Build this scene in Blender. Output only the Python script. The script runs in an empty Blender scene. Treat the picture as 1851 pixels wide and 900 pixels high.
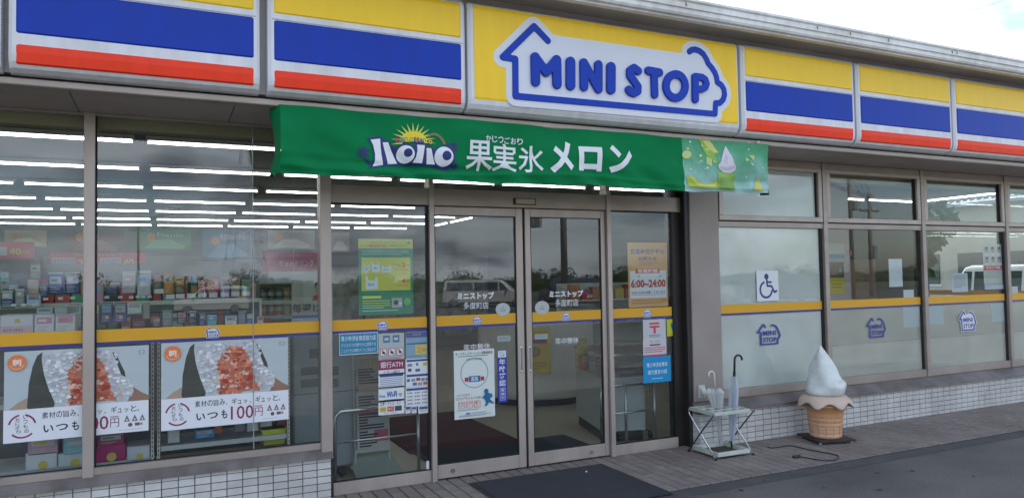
import bpy, bmesh, math, random
from mathutils import Vector, Matrix
from mathutils.geometry import tessellate_polygon
random.seed(7)
R = math.radians
PI = math.pi
scene = bpy.context.scene
COL = scene.collection

# ---------------------------------------------------------------- camera
CAM = Vector((-1.0823, -5.3702, 1.5528)); YAW, PITCH, ROLL, FPX = 0.4431, 0.0393, -0.0174, 1323.8
fw = Vector((math.sin(YAW)*math.cos(PITCH), math.cos(YAW)*math.cos(PITCH), math.sin(PITCH)))
r0 = Vector((math.cos(YAW), -math.sin(YAW), 0)); u0 = r0.cross(fw)
rt = math.cos(ROLL)*r0+math.sin(ROLL)*u0; up = -math.sin(ROLL)*r0+math.cos(ROLL)*u0
cd = bpy.data.cameras.new('camera'); cam = bpy.data.objects.new('camera', cd); COL.objects.link(cam)
cam.matrix_world = Matrix(((rt.x, up.x, -fw.x, CAM.x), (rt.y, up.y, -fw.y, CAM.y), (rt.z, up.z, -fw.z, CAM.z), (0, 0, 0, 1)))
cd.sensor_width = 36; cd.lens = FPX/1851*36; cd.clip_end = 2000; cd.clip_start = .05
scene.camera = cam

def ray(u, v):
    return fw+rt*((u-925.5)/FPX)-up*((v-450)/FPX)
def at(u, v, y):
    d = ray(u, v); t = (y-CAM.y)/d.y; p = CAM+d*t; return p.x, p.z
def gnd(u, v, z=0.0):
    d = ray(u, v); t = (z-CAM.z)/d.z; p = CAM+d*t; return p.x, p.y

# ---------------------------------------------------------------- world, sun, exposure
SUN_EL, SUN_AZ = 57, 12
w = bpy.data.worlds.new('World'); scene.world = w; w.use_nodes = True
nt = w.node_tree; bg = nt.nodes['Background']
sky = nt.nodes.new('ShaderNodeTexSky'); sky.sky_type = 'NISHITA'; sky.sun_disc = False
sky.sun_elevation = R(SUN_EL); sky.sun_rotation = R(SUN_AZ); sky.air_density = 1.0; sky.dust_density = 1.2
tc = nt.nodes.new('ShaderNodeTexCoord'); mp = nt.nodes.new('ShaderNodeMapping'); mp.inputs['Scale'].default_value = (1, 1, 3.0); mp.inputs['Location'].default_value = (1.7, .4, .3)
n1 = nt.nodes.new('ShaderNodeTexNoise'); n1.inputs['Scale'].default_value = 2.1; n1.inputs['Detail'].default_value = 7; n1.inputs['Roughness'].default_value = .58
n1.inputs['Distortion'].default_value = .35
cr = nt.nodes.new('ShaderNodeValToRGB'); cr.color_ramp.elements[0].position = .40; cr.color_ramp.elements[1].position = .60
n2 = nt.nodes.new('ShaderNodeTexNoise'); n2.inputs['Scale'].default_value = 5.5; n2.inputs['Detail'].default_value = 5
cc = nt.nodes.new('ShaderNodeValToRGB'); cc.color_ramp.elements[0].position = .42; cc.color_ramp.elements[0].color = (1.7, 1.95, 2.4, 1)
cc.color_ramp.elements[1].position = .58; cc.color_ramp.elements[1].color = (8.2, 8.5, 8.9, 1)
mx = nt.nodes.new('ShaderNodeMix'); mx.data_type = 'RGBA'
L = nt.links.new
L(tc.outputs['Generated'], mp.inputs[0]); L(mp.outputs[0], n1.inputs[0]); L(mp.outputs[0], n2.inputs[0])
L(n1.outputs[0], cr.inputs[0]); L(n2.outputs[0], cc.inputs[0])
L(cr.outputs[0], mx.inputs['Factor']); L(sky.outputs[0], mx.inputs['A']); L(cc.outputs[0], mx.inputs['B'])
L(mx.outputs['Result'], bg.inputs[0]); bg.inputs[1].default_value = 0.11
sd = bpy.data.lights.new('sun', 'SUN'); sd.energy = 3.0; sd.angle = R(1.0); sd.color = (1, .95, .87)
so = bpy.data.objects.new('sun', sd); COL.objects.link(so)
sdir = Vector((math.sin(R(SUN_AZ))*math.cos(R(SUN_EL)), math.cos(R(SUN_AZ))*math.cos(R(SUN_EL)), math.sin(R(SUN_EL))))
so.rotation_euler = sdir.to_track_quat('Z', 'Y').to_euler(); so.location = (0, 20, 30)
scene.view_settings.view_transform = 'Standard'; scene.view_settings.look = 'None'
scene.view_settings.exposure = 1.6; scene.view_settings.gamma = 1
try:
    scene.cycles.transparent_max_bounces = 24; scene.cycles.max_bounces = 10
    scene.cycles.caustics_reflective = False; scene.cycles.caustics_refractive = False
except Exception: pass

# ---------------------------------------------------------------- materials
def nodes(name):
    m = bpy.data.materials.new(name); m.use_nodes = True; t = m.node_tree
    return m, t, t.nodes['Principled BSDF']
MC = {}
def pm(name, c, rough=.5, metal=0., var=.0, vs=8., bump=0., bs=60., spec=.5, c2=None, detail=4, coat=0., streak=None):
    if name in MC: return MC[name]
    m, t, b = nodes(name); MC[name] = m
    b.inputs['Base Color'].default_value = (*c, 1); b.inputs['Roughness'].default_value = rough
    b.inputs['Metallic'].default_value = metal; b.inputs['Specular IOR Level'].default_value = spec
    b.inputs['Coat Weight'].default_value = coat
    if var or c2 or bump:
        tc = t.nodes.new('ShaderNodeTexCoord')
    if var or c2:
        n = t.nodes.new('ShaderNodeTexNoise'); n.inputs['Scale'].default_value = vs; n.inputs['Detail'].default_value = detail
        if streak:
            mpp = t.nodes.new('ShaderNodeMapping'); mpp.inputs['Scale'].default_value = streak; t.links.new(tc.outputs['Object'], mpp.inputs[0]); t.links.new(mpp.outputs[0], n.inputs[0])
        else: t.links.new(tc.outputs['Object'], n.inputs[0])
        r = t.nodes.new('ShaderNodeValToRGB'); r.color_ramp.elements[0].position = .3; r.color_ramp.elements[1].position = .7
        lo = tuple(x*(1-var) for x in c); hi = c2 or tuple(min(1, x*(1+var)) for x in c)
        r.color_ramp.elements[0].color = (*lo, 1); r.color_ramp.elements[1].color = (*hi, 1)
        t.links.new(n.outputs[0], r.inputs[0]); t.links.new(r.outputs[0], b.inputs['Base Color'])
        if var:
            mr = t.nodes.new('ShaderNodeMapRange'); mr.inputs['To Min'].default_value = max(0, rough-.08); mr.inputs['To Max'].default_value = min(1, rough+.1)
            t.links.new(n.outputs[0], mr.inputs[0]); t.links.new(mr.outputs[0], b.inputs['Roughness'])
    if bump:
        n = t.nodes.new('ShaderNodeTexNoise'); n.inputs['Scale'].default_value = bs; n.inputs['Detail'].default_value = 4
        t.links.new(tc.outputs['Object'], n.inputs[0])
        k = t.nodes.new('ShaderNodeBump'); k.inputs['Strength'].default_value = bump; k.inputs['Distance'].default_value = .01
        t.links.new(n.outputs[0], k.inputs['Height']); t.links.new(k.outputs[0], b.inputs['Normal'])
    return m
def ink(c, rough=.45):
    c = tuple(round(x, 3) for x in c)
    return pm('print_%.3f_%.3f_%.3f_%.2f' % (*c, rough), c, rough)
def rnd_obj(m, amt=.12, vertex=False):
    """vary the base colour a little from piece to piece"""
    t = m.node_tree; b = t.nodes['Principled BSDF']; oi = t.nodes.new('ShaderNodeObjectInfo')
    h = t.nodes.new('ShaderNodeHueSaturation'); mr = t.nodes.new('ShaderNodeMapRange')
    mr.inputs['To Min'].default_value = 1-amt; mr.inputs['To Max'].default_value = 1+amt
    t.links.new(oi.outputs['Random'], mr.inputs[0]); t.links.new(mr.outputs[0], h.inputs['Value'])
    lk = b.inputs['Base Color'].links
    if lk: t.links.new(lk[0].from_socket, h.inputs['Color'])
    else: h.inputs['Color'].default_value = b.inputs['Base Color'].default_value
    t.links.new(h.outputs[0], b.inputs['Base Color']); return m
def weather(m, scale, lo, stretch=(1, 1, 1), p0=.35, p1=.6):
    """broad stains laid over the base colour in world space"""
    t = m.node_tree; b = t.nodes['Principled BSDF']; g = t.nodes.new('ShaderNodeNewGeometry'); mp_ = t.nodes.new('ShaderNodeMapping'); mp_.inputs['Scale'].default_value = stretch
    n = t.nodes.new('ShaderNodeTexNoise'); n.inputs['Scale'].default_value = scale; n.inputs['Detail'].default_value = 6; n.inputs['Roughness'].default_value = .62
    r = t.nodes.new('ShaderNodeValToRGB'); r.color_ramp.elements[0].position = p0; r.color_ramp.elements[0].color = (lo, lo*.98, lo*.95, 1); r.color_ramp.elements[1].position = p1
    x = t.nodes.new('ShaderNodeMix'); x.data_type = 'RGBA'; x.blend_type = 'MULTIPLY'; x.inputs['Factor'].default_value = 1
    t.links.new(g.outputs['Position'], mp_.inputs[0]); t.links.new(mp_.outputs[0], n.inputs[0]); t.links.new(n.outputs[0], r.inputs[0]); t.links.new(r.outputs[0], x.inputs['B'])
    lk = b.inputs['Base Color'].links
    if lk: t.links.new(lk[0].from_socket, x.inputs['A'])
    else: x.inputs['A'].default_value = b.inputs['Base Color'].default_value
    t.links.new(x.outputs['Result'], b.inputs['Base Color']); return m
def schlick(t, f0):
    g = t.nodes.new('ShaderNodeNewGeometry'); d = t.nodes.new('ShaderNodeVectorMath'); d.operation = 'DOT_PRODUCT'
    t.links.new(g.outputs['Normal'], d.inputs[0]); t.links.new(g.outputs['Incoming'], d.inputs[1])
    def mt(op, a, b=None, clamp=False):
        n = t.nodes.new('ShaderNodeMath'); n.operation = op; n.use_clamp = clamp
        for i, x in enumerate((a, b)):
            if x is None: continue
            if isinstance(x, (int, float)): n.inputs[i].default_value = x
            else: t.links.new(x, n.inputs[i])
        return n.outputs[0]
    c = mt('ABSOLUTE', d.outputs['Value']); o = mt('SUBTRACT', 1.0, c, True); p = mt('POWER', o, 5.0)
    return mt('ADD', mt('MULTIPLY', p, 1-f0), f0, True)
def glass_mat(name, tint, f0, wavy=0.0):
    m = bpy.data.materials.new(name); m.use_nodes = True; t = m.node_tree; t.nodes.clear()
    o = t.nodes.new('ShaderNodeOutputMaterial'); tr = t.nodes.new('ShaderNodeBsdfTransparent'); tr.inputs[0].default_value = (*tint, 1)
    gl = t.nodes.new('ShaderNodeBsdfGlossy'); gl.inputs['Roughness'].default_value = .0; gl.inputs[0].default_value = (.88, .94, 1, 1)
    if wavy:
        tc = t.nodes.new('ShaderNodeTexCoord'); n = t.nodes.new('ShaderNodeTexNoise'); n.inputs['Scale'].default_value = 1.3; n.inputs['Detail'].default_value = 1
        t.links.new(tc.outputs['Object'], n.inputs[0]); k = t.nodes.new('ShaderNodeBump'); k.inputs['Strength'].default_value = wavy; k.inputs['Distance'].default_value = .02
        t.links.new(n.outputs[0], k.inputs['Height']); t.links.new(k.outputs[0], gl.inputs['Normal'])
    mx = t.nodes.new('ShaderNodeMixShader'); t.links.new(schlick(t, f0), mx.inputs[0]); t.links.new(tr.outputs[0], mx.inputs[1]); t.links.new(gl.outputs[0], mx.inputs[2])
    t.links.new(mx.outputs[0], o.inputs[0]); return m
def film_mat(name, col, clear, f0=.06, rough=.0):
    """translucent film or frosted sheet"""
    m = bpy.data.materials.new(name); m.use_nodes = True; t = m.node_tree; t.nodes.clear()
    o = t.nodes.new('ShaderNodeOutputMaterial'); tr = t.nodes.new('ShaderNodeBsdfTransparent')
    tl = t.nodes.new('ShaderNodeBsdfTranslucent'); df = t.nodes.new('ShaderNodeBsdfDiffuse'); gl = t.nodes.new('ShaderNodeBsdfGlossy')
    g_ = t.nodes.new('ShaderNodeNewGeometry'); n_ = t.nodes.new('ShaderNodeTexNoise'); n_.inputs['Scale'].default_value = 2.2; n_.inputs['Detail'].default_value = 7; n_.inputs['Distortion'].default_value = .6
    r_ = t.nodes.new('ShaderNodeValToRGB'); r_.color_ramp.elements[0].position = .3; r_.color_ramp.elements[0].color = (*(x*.86 for x in col), 1); r_.color_ramp.elements[1].position = .65; r_.color_ramp.elements[1].color = (*col, 1)
    t.links.new(g_.outputs['Position'], n_.inputs[0]); t.links.new(n_.outputs[0], r_.inputs[0]); t.links.new(r_.outputs[0], tl.inputs[0]); t.links.new(r_.outputs[0], df.inputs[0])
    tl.inputs[0].default_value = (*col, 1); df.inputs[0].default_value = (*col, 1); gl.inputs['Roughness'].default_value = rough
    a = t.nodes.new('ShaderNodeMixShader'); a.inputs[0].default_value = .78; t.links.new(tl.outputs[0], a.inputs[1]); t.links.new(df.outputs[0], a.inputs[2])
    b = t.nodes.new('ShaderNodeMixShader'); b.inputs[0].default_value = clear; t.links.new(a.outputs[0], b.inputs[1]); t.links.new(tr.outputs[0], b.inputs[2])
    c = t.nodes.new('ShaderNodeMixShader'); t.links.new(schlick(t, f0), c.inputs[0]); t.links.new(b.outputs[0], c.inputs[1]); t.links.new(gl.outputs[0], c.inputs[2])
    t.links.new(c.outputs[0], o.inputs[0]); return m
def emit_mat(name, c, s):
    m, t, b = nodes(name); b.inputs['Base Color'].default_value = (.8, .8, .8, 1)
    b.inputs['Emission Color'].default_value = (*c, 1); b.inputs['Emission Strength'].default_value = s; return m

M_FRAME = pm('anodised_aluminium', (.39, .335, .305), .42, .35, .07, 3, .02, 200)
M_FRAMEL = pm('light_aluminium', (.45, .39, .36), .40, .35, .06, 3)
M_DARKF = pm('dark_bronze_metal', (.035, .03, .03), .45, .3, .1, 5)
M_GAP = pm('black_gasket', (.012, .012, .012), .7)
M_SOFF = pm('soffit_board', (.46, .415, .39), .65, 0, .08, 1.5)
M_CAP = pm('sill_metal', (.235, .21, .205), .4, .3, .12, 4)
M_TILE = rnd_obj(pm('glazed_wall_tile', (.62, .61, .60), .25, 0, .03, 14, .03, 90), .085)
M_GROUT = pm('dark_grout', (.11, .115, .125), .9)
M_SIGNW = pm('sign_white_plastic', (.70, .715, .765), .35, 0, .07, 2.4, spec=.35, streak=(6, 6, .6))
M_YEL = pm('sign_yellow', (.92, .60, .025), .32, 0, .035, 2.2, spec=.3, streak=(5, 5, .7))
M_BLU = pm('sign_blue', (.004, .040, .39), .36, 0, .08, 2.2, spec=.22, streak=(4, 4, .8))
M_RED = pm('sign_red', (.88, .048, .014), .34, 0, .07, 2.2, spec=.25, streak=(5, 5, .8))
M_LOGO = pm('logo_blue', (.006, .046, .42), .4, 0, .05, 2, spec=.22)
M_GUT = pm('gutter_white_metal', (.80, .82, .82), .4, 0, .10, 2, streak=(7, 2, 1))
M_GUTD = pm('eave_soffit_metal', (.42, .40, .39), .5, 0, .12, 2)
M_GLASS = glass_mat('window_glass', (.93, .95, .945), .043, .003)
M_FROST = film_mat('frosted_film', (.92, .94, .90), .06, .045)
M_FROST2 = film_mat('light_frosted_film', (.88, .85, .77), .24, .045)
M_FROST3 = film_mat('thin_frosted_film', (.86, .83, .74), .5, .045)
M_STRIPY = pm('film_yellow', (.70, .36, .008), .4)
M_STRIPB = pm('film_blue', (.03, .035, .26), .4)
M_WHITE = pm('white_paint', (.75, .76, .76), .5, 0, .03, 3)
M_SHELF = pm('shelf_grey', (.52, .55, .54), .5, 0, .05, 3)
M_CHROME = pm('brushed_steel', (.55, .57, .58), .25, .9)
M_BLACK = pm('black_plastic', (.015, .015, .018), .4)
M_CREAMP = pm('cream_plastic', (.50, .53, .48), .5, 0, .1, 9)

weather(M_TILE, 2.6, .80); weather(M_FRAME, 3.0, .86, (1, 1, 2)); weather(M_FRAMEL, 3.0, .88, (2, 2, .5)); weather(M_CAP, 4, .72); weather(M_SIGNW, 1.6, .90, (3, 3, .5)); weather(M_GUT, 2.2, .80, (1, 1, 3)); weather(M_SOFF, 1.5, .86)
# ---------------------------------------------------------------- object helpers
def link(o, parent=None):
    COL.objects.link(o)
    if parent is not None: o.parent = parent
    return o
def tag(o, label=None, cat=None, group=None, kind=None):
    if label: o['label'] = label
    if cat: o['category'] = cat
    if group: o['group'] = group
    if kind: o['kind'] = kind
    return o
def empty(name, loc=(0, 0, 0), rz=0, label=None, cat=None, group=None):
    o = bpy.data.objects.new(name, None); o.location = loc; o.rotation_euler = (0, 0, rz); o.empty_display_size = .1
    link(o); return tag(o, label, cat, group)
ORD = ['first', 'second', 'third', 'fourth', 'fifth', 'sixth', 'seventh', 'eighth', 'ninth', 'tenth', 'eleventh', 'twelfth', 'thirteenth', 'fourteenth', 'fifteenth', 'sixteenth', 'seventeenth', 'eighteenth', 'nineteenth', 'twentieth']
class MB:
    def __init__(s): s.v = []; s.f = []; s.mi = []
    def add(s, vs, fs, mi=0):
        b = len(s.v); s.v += [tuple(x) for x in vs]; s.f += [tuple(b+i for i in f) for f in fs]; s.mi += [mi]*len(fs); return s
    def box(s, x0, x1, y0, y1, z0, z1, mi=0):
        v = [(x0, y0, z0), (x1, y0, z0), (x1, y1, z0), (x0, y1, z0), (x0, y0, z1), (x1, y0, z1), (x1, y1, z1), (x0, y1, z1)]
        return s.add(v, [(0, 3, 2, 1), (4, 5, 6, 7), (0, 1, 5, 4), (1, 2, 6, 5), (2, 3, 7, 6), (3, 0, 4, 7)], mi)
    def bbox(s, x0, x1, y0, y1, z0, z1, b=.004, mi=0):
        """box with chamfered front (-y) edges"""
        v = [(x0, y1, z0), (x1, y1, z0), (x1, y1, z1), (x0, y1, z1), (x0, y0+b, z0), (x1, y0+b, z0), (x1, y0+b, z1), (x0, y0+b, z1),
             (x0+b, y0, z0+b), (x1-b, y0, z0+b), (x1-b, y0, z1-b), (x0+b, y0, z1-b)]
        return s.add(v, [(0, 3, 2, 1), (4, 5, 9, 8), (5, 6, 10, 9), (6, 7, 11, 10), (7, 4, 8, 11), (8, 9, 10, 11), (0, 1, 5, 4), (1, 2, 6, 5), (2, 3, 7, 6), (3, 0, 4, 7)], mi)
    def quad(s, p, mi=0): return s.add(p, [tuple(range(len(p)))], mi)
    def prism(s, pts, y0, y1, mi=0):
        """outline in x-z extruded along y"""
        n = len(pts); v = [(x, y0, z) for x, z in pts]+[(x, y1, z) for x, z in pts]
        f = [tuple(range(n)), tuple(range(2*n-1, n-1, -1))]+[(i, i+n, (i+1) % n+n, (i+1) % n) for i in range(n)]
        return s.add(v, f, mi)
    def xprism(s, pts, x0, x1, mi=0):
        """outline in y-z extruded along x"""
        n = len(pts); v = [(x0, y, z) for y, z in pts]+[(x1, y, z) for y, z in pts]
        f = [tuple(range(n)), tuple(range(2*n-1, n-1, -1))]+[(i, i+n, (i+1) % n+n, (i+1) % n) for i in range(n)]
        return s.add(v, f, mi)
    def tube(s, pts, r, n=8, mi=0, closed=False, caps=True):
        pts = [Vector(p) for p in pts]; m = len(pts); base = len(s.v); rr = r if isinstance(r, (list, tuple)) else [r]*m
        prev = None
        for i, p in enumerate(pts):
            t = (pts[min(i+1, m-1)]-pts[max(i-1, 0)])
            if t.length < 1e-9: t = Vector((0, 0, 1))
            t.normalize()
            if prev is None:
                a = Vector((0, 0, 1)) if abs(t.z) < .9 else Vector((1, 0, 0)); x = t.cross(a).normalized()
            else:
                x = (prev-t*prev.dot(t)).normalized()
            prev = x; yv = t.cross(x)
            for k in range(n):
                a = 2*PI*k/n; s.v.append(tuple(p+(x*math.cos(a)+yv*math.sin(a))*rr[i]))
        for i in range(m-1):
            for k in range(n):
                a = base+i*n+k; b = base+i*n+(k+1) % n; s.f.append((a, b, b+n, a+n)); s.mi.append(mi)
        if caps:
            s.f.append(tuple(base+k for k in range(n-1, -1, -1))); s.f.append(tuple(base+(m-1)*n+k for k in range(n))); s.mi += [mi, mi]
        return s
    def lathe(s, prof, cx, cy, n=20, mi=0, fn=None):
        base = len(s.v); m = len(prof)
        for i, (r, z) in enumerate(prof):
            for k in range(n):
                a = 2*PI*k/n; rr, zz = (r, z) if fn is None else fn(r, z, a, i)
                s.v.append((cx+rr*math.cos(a), cy+rr*math.sin(a), zz))
        for i in range(m-1):
            for k in range(n):
                a = base+i*n+k; b = base+i*n+(k+1) % n; s.f.append((a, b, b+n, a+n)); s.mi.append(mi)
        s.f.append(tuple(base+k for k in range(n-1, -1, -1))); s.f.append(tuple(base+(m-1)*n+k for k in range(n))); s.mi += [mi, mi]
        return s
    def mesh(s, name, mats, smooth=False):
        me = bpy.data.meshes.new(name); me.from_pydata(s.v, [], s.f)
        for m in (mats if isinstance(mats, (list, tuple)) else [mats]): me.materials.append(m)
        me.polygons.foreach_set('material_index', s.mi)
        if smooth: me.polygons.foreach_set('use_smooth', [True]*len(me.polygons))
        me.update(); return me
    def build(s, name, mats, parent=None, loc=(0, 0, 0), rz=0, smooth=False):
        o = bpy.data.objects.new(name, s.mesh(name, mats, smooth)); o.location = loc; o.rotation_euler = (0, 0, rz)
        return link(o, parent)
def box(name, m, x0, x1, y0, y1, z0, z1, parent=None, bev=0):
    b = MB(); (b.bbox(x0, x1, y0, y1, z0, z1, bev) if bev else b.box(x0, x1, y0, y1, z0, z1)); return b.build(name, m, parent)
def structure(o): o['kind'] = 'structure'; return o

def text_geo(body, x0, z0, wd, ht, y, bold=0., yfn=None, shear=0.0):
    """flat lettering in the x-z plane facing -y, fitted to the box whose lower left corner is x0, z0"""
    c = bpy.data.curves.new('t', 'FONT'); c.body = body; c.size = 1; c.resolution_u = 2; c.offset = bold; c.shear = shear
    o = bpy.data.objects.new('t', c); COL.objects.link(o); me = bpy.data.meshes.new_from_object(o)
    vs = [v.co.copy() for v in me.vertices]; fs = [tuple(p.vertices) for p in me.polygons]
    bpy.data.objects.remove(o); bpy.data.curves.remove(c); bpy.data.meshes.remove(me)
    if not vs: return [], []
    xa, xb = min(v.x for v in vs), max(v.x for v in vs); ya, yb = min(v.y for v in vs), max(v.y for v in vs)
    sx = wd/(xb-xa); sz = ht/(yb-ya) if ht else sx
    out = []
    for v in vs:
        X = x0+(v.x-xa)*sx; Z = z0+(v.y-ya)*sz; out.append((X, y if yfn is None else yfn(X, Z)+y, Z))
    return out, fs

# marching squares over a signed distance function -> clean closed outlines
def densify(vs, fs, mx):
    bm = bmesh.new(); bv = [bm.verts.new(v) for v in vs]
    for f in fs:
        try: bm.faces.new([bv[i] for i in f])
        except ValueError: pass
    bmesh.ops.triangulate(bm, faces=bm.faces)
    for _ in range(5):
        es = [e for e in bm.edges if e.calc_length() > mx]
        if not es: break
        bmesh.ops.subdivide_edges(bm, edges=es, cuts=1); bmesh.ops.triangulate(bm, faces=[f for f in bm.faces if len(f.verts) > 3])
    bm.verts.index_update(); out = [v.co.copy() for v in bm.verts], [tuple(v.index for v in f.verts) for f in bm.faces]
    bm.free(); return out
def tess(pts):
    return [tuple(t) for t in tessellate_polygon([[Vector((x, 0, z)) for x, z in pts]])]
def contours(fn, x0, x1, z0, z1, st):
    nx = int((x1-x0)/st)+2; nz = int((z1-z0)/st)+2
    g = [[fn(x0+i*st, z0+j*st) for i in range(nx)] for j in range(nz)]
    seg = {}
    def pt(i, j, k, l):
        a = g[j][i]; b = g[l][k]; t = a/(a-b); return (x0+(i+(k-i)*t)*st, z0+(j+(l-j)*t)*st)
    def key(i, j, k, l): return (min(i, k), min(j, l), i != k)
    P = {}
    for j in range(nz-1):
        for i in range(nx-1):
            c = [(i, j), (i+1, j), (i+1, j+1), (i, j+1)]; ins = [g[b][a] < 0 for a, b in c]
            if all(ins) or not any(ins): continue
            cr = []
            for e in range(4):
                a, b = c[e], c[(e+1) % 4]
                if ins[e] != ins[(e+1) % 4]:
                    k = key(*a, *b); P[k] = pt(*a, *b); cr.append((k, ins[e]))
            outs = [k for k, s in cr if s]; inn = [k for k, s in cr if not s]
            if len(outs) == 1: seg[outs[0]] = inn[0]
            else:
                ks = [k for k, s in cr]
                for q in range(4):
                    if cr[q][1]: seg[ks[q]] = ks[(q+3) % 4]
    loops = []
    while seg:
        s0, nxt = next(iter(seg.items())); lp = [s0]; del seg[s0]
        while nxt in seg: lp.append(nxt); n2 = seg.pop(nxt); nxt = n2
        pts = [P[k] for k in lp]
        if len(pts) > 4: loops.append(pts)
    return loops
def seg_d(px, pz, a, b):
    vx, vz = b[0]-a[0], b[1]-a[1]; L2 = vx*vx+vz*vz
    t = 0 if L2 == 0 else max(0, min(1, ((px-a[0])*vx+(pz-a[1])*vz)/L2))
    return math.hypot(px-a[0]-t*vx, pz-a[1]-t*vz)
def in_poly(x, z, p):
    c = False; n = len(p); j = n-1
    for i in range(n):
        if (p[i][1] > z) != (p[j][1] > z) and x < (p[j][0]-p[i][0])*(z-p[i][1])/(p[j][1]-p[i][1])+p[i][0]: c = not c
        j = i
    return c
def stroke_fn(strokes, extra=0, polys=()):
    """strokes: list of (points, radius)"""
    sg = [(p[i], p[i+1] if len(p) > 1 else p[i], r+extra) for p, r in strokes for i in range(max(1, len(p)-1))]
    def f(x, z):
        d = min(seg_d(x, z, a, b)-r for a, b, r in sg) if sg else 9
        for q in polys:
            if in_poly(x, z, q): d = min(d, -.004)
        return d
    return f
def flat_shape(loops, y, depth, bev=0.):
    """closed x-z outlines filled, front face at y facing -y"""
    c = bpy.data.curves.new('s', 'CURVE'); c.dimensions = '2D'; c.fill_mode = 'BOTH' if depth else 'FRONT'; c.extrude = depth/2; c.bevel_depth = bev; c.bevel_resolution = 1
    if bev: c.offset = -bev
    for lp in loops:
        s = c.splines.new('POLY'); s.points.add(len(lp)-1); s.use_cyclic_u = True
        for p, (x, z) in zip(s.points, lp): p.co = (x, z, 0, 1)
    o = bpy.data.objects.new('s', c); COL.objects.link(o); me = bpy.data.meshes.new_from_object(o)
    zt = max((v.co.z for v in me.vertices), default=0)
    vs = [(v.co.x, y+zt-v.co.z, v.co.y) for v in me.vertices]; fs = [tuple(p.vertices) for p in me.polygons]
    bpy.data.objects.remove(o); bpy.data.curves.remove(c); bpy.data.meshes.remove(me)
    return vs, fs
def shape_obj(name, fn, bounds, st, y, depth, mat, parent, bev=0.):
    vs, fs = flat_shape(contours(fn, *bounds, st), y, depth, bev); return MB().add(vs, fs).build(name, mat, parent)
def arc(cx, cz, r, a0, a1, n=10, rz=None):
    rz = rz or r
    return [(cx+r*math.cos(R(a0+(a1-a0)*i/n)), cz+rz*math.sin(R(a0+(a1-a0)*i/n))) for i in range(n+1)]

# ================================================================ ground
ground = structure(MB().quad([(-400, -400, -.03), (400, -400, -.03), (400, 400, -.03), (-400, 400, -.03)]).build('ground', pm('grass_field', (.07, .09, .035), .95, 0, .35, .6, .3, 3)))
# asphalt
asp, t, b = nodes('asphalt'); MC['asphalt'] = asp
tc_ = t.nodes.new('ShaderNodeTexCoord')
na = t.nodes.new('ShaderNodeTexNoise'); na.inputs['Scale'].default_value = 85; na.inputs['Detail'].default_value = 6; na.inputs['Roughness'].default_value = .75
nb = t.nodes.new('ShaderNodeTexNoise'); nb.inputs['Scale'].default_value = .9; nb.inputs['Detail'].default_value = 6
vo = t.nodes.new('ShaderNodeTexVoronoi'); vo.inputs['Scale'].default_value = 2.3
for n in (na, nb, vo): t.links.new(tc_.outputs['Object'], n.inputs['Vector'])
ra = t.nodes.new('ShaderNodeValToRGB'); ra.color_ramp.elements[0].position = .36; ra.color_ramp.elements[1].position = .64; ra.color_ramp.elements[0].color = (.078, .074, .070, 1); ra.color_ramp.elements[1].color = (.190, .180, .170, 1)
rb = t.nodes.new('ShaderNodeValToRGB'); rb.color_ramp.elements[0].position = .35; rb.color_ramp.elements[0].color = (.62, .62, .62, 1); rb.color_ramp.elements[1].position = .7; rb.color_ramp.elements[1].color = (1.15, 1.15, 1.15, 1)
rv = t.nodes.new('ShaderNodeValToRGB'); rv.color_ramp.elements[0].position = .035; rv.color_ramp.elements[0].color = (.35, .35, .35, 1); rv.color_ramp.elements[1].position = .075; rv.color_ramp.elements[1].color = (1, 1, 1, 1)
m1 = t.nodes.new('ShaderNodeMix'); m1.data_type = 'RGBA'; m1.blend_type = 'MULTIPLY'; m1.inputs['Factor'].default_value = 1
m2 = t.nodes.new('ShaderNodeMix'); m2.data_type = 'RGBA'; m2.blend_type = 'MULTIPLY'; m2.inputs['Factor'].default_value = 1
t.links.new(na.outputs[0], ra.inputs[0]); t.links.new(nb.outputs[0], rb.inputs[0]); t.links.new(vo.outputs['Distance'], rv.inputs[0])
t.links.new(ra.outputs[0], m1.inputs['A']); t.links.new(rb.outputs[0], m1.inputs['B']); t.links.new(m1.outputs['Result'], m2.inputs['A']); t.links.new(rv.outputs[0], m2.inputs['B'])
t.links.new(m2.outputs['Result'], b.inputs['Base Color']); b.inputs['Roughness'].default_value = .8
kb = t.nodes.new('ShaderNodeBump'); kb.inputs['Strength'].default_value = .8; kb.inputs['Distance'].default_value = .01; t.links.new(na.outputs[0], kb.inputs['Height']); t.links.new(kb.outputs[0], b.inputs['Normal'])
g = MB()
for i in range(24):
    for j in range(12):
        x0, x1 = -30+i*5, -25+i*5; y0, y1 = -38+j*5, -33+j*5
        if y1 > 0: continue
        g.quad([(x0, y0, -.012), (x1, y0, -.012), (x1, y1, -.012), (x0, y1, -.012)])
g.quad([(-30, -3, -.012), (90, -3, -.012), (90, -1.02, -.012), (-30, -1.02, -.012)]); g.quad([(10.9, -1.02, -.012), (90, -1.02, -.012), (90, 40, -.012), (10.9, 40, -.012)])
structure(g.build('parking_lot', asp))
structure(box('road', pm('road_asphalt', (.06, .06, .063), .85, 0, .2, 2), -200, 200, -47, -39.5, -.02, -.006))
# patches of newer asphalt seam along the paving
structure(MB().quad([(-3, -1.16, -.0095), (14, -1.16, -.0095), (14, -1.012, -.0095), (-3, -1.012, -.0095)]).build('asphalt_seam', pm('asphalt_dusty', (.075, .074, .076), .85, 0, .2, 6, .4, 150)))

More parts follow.
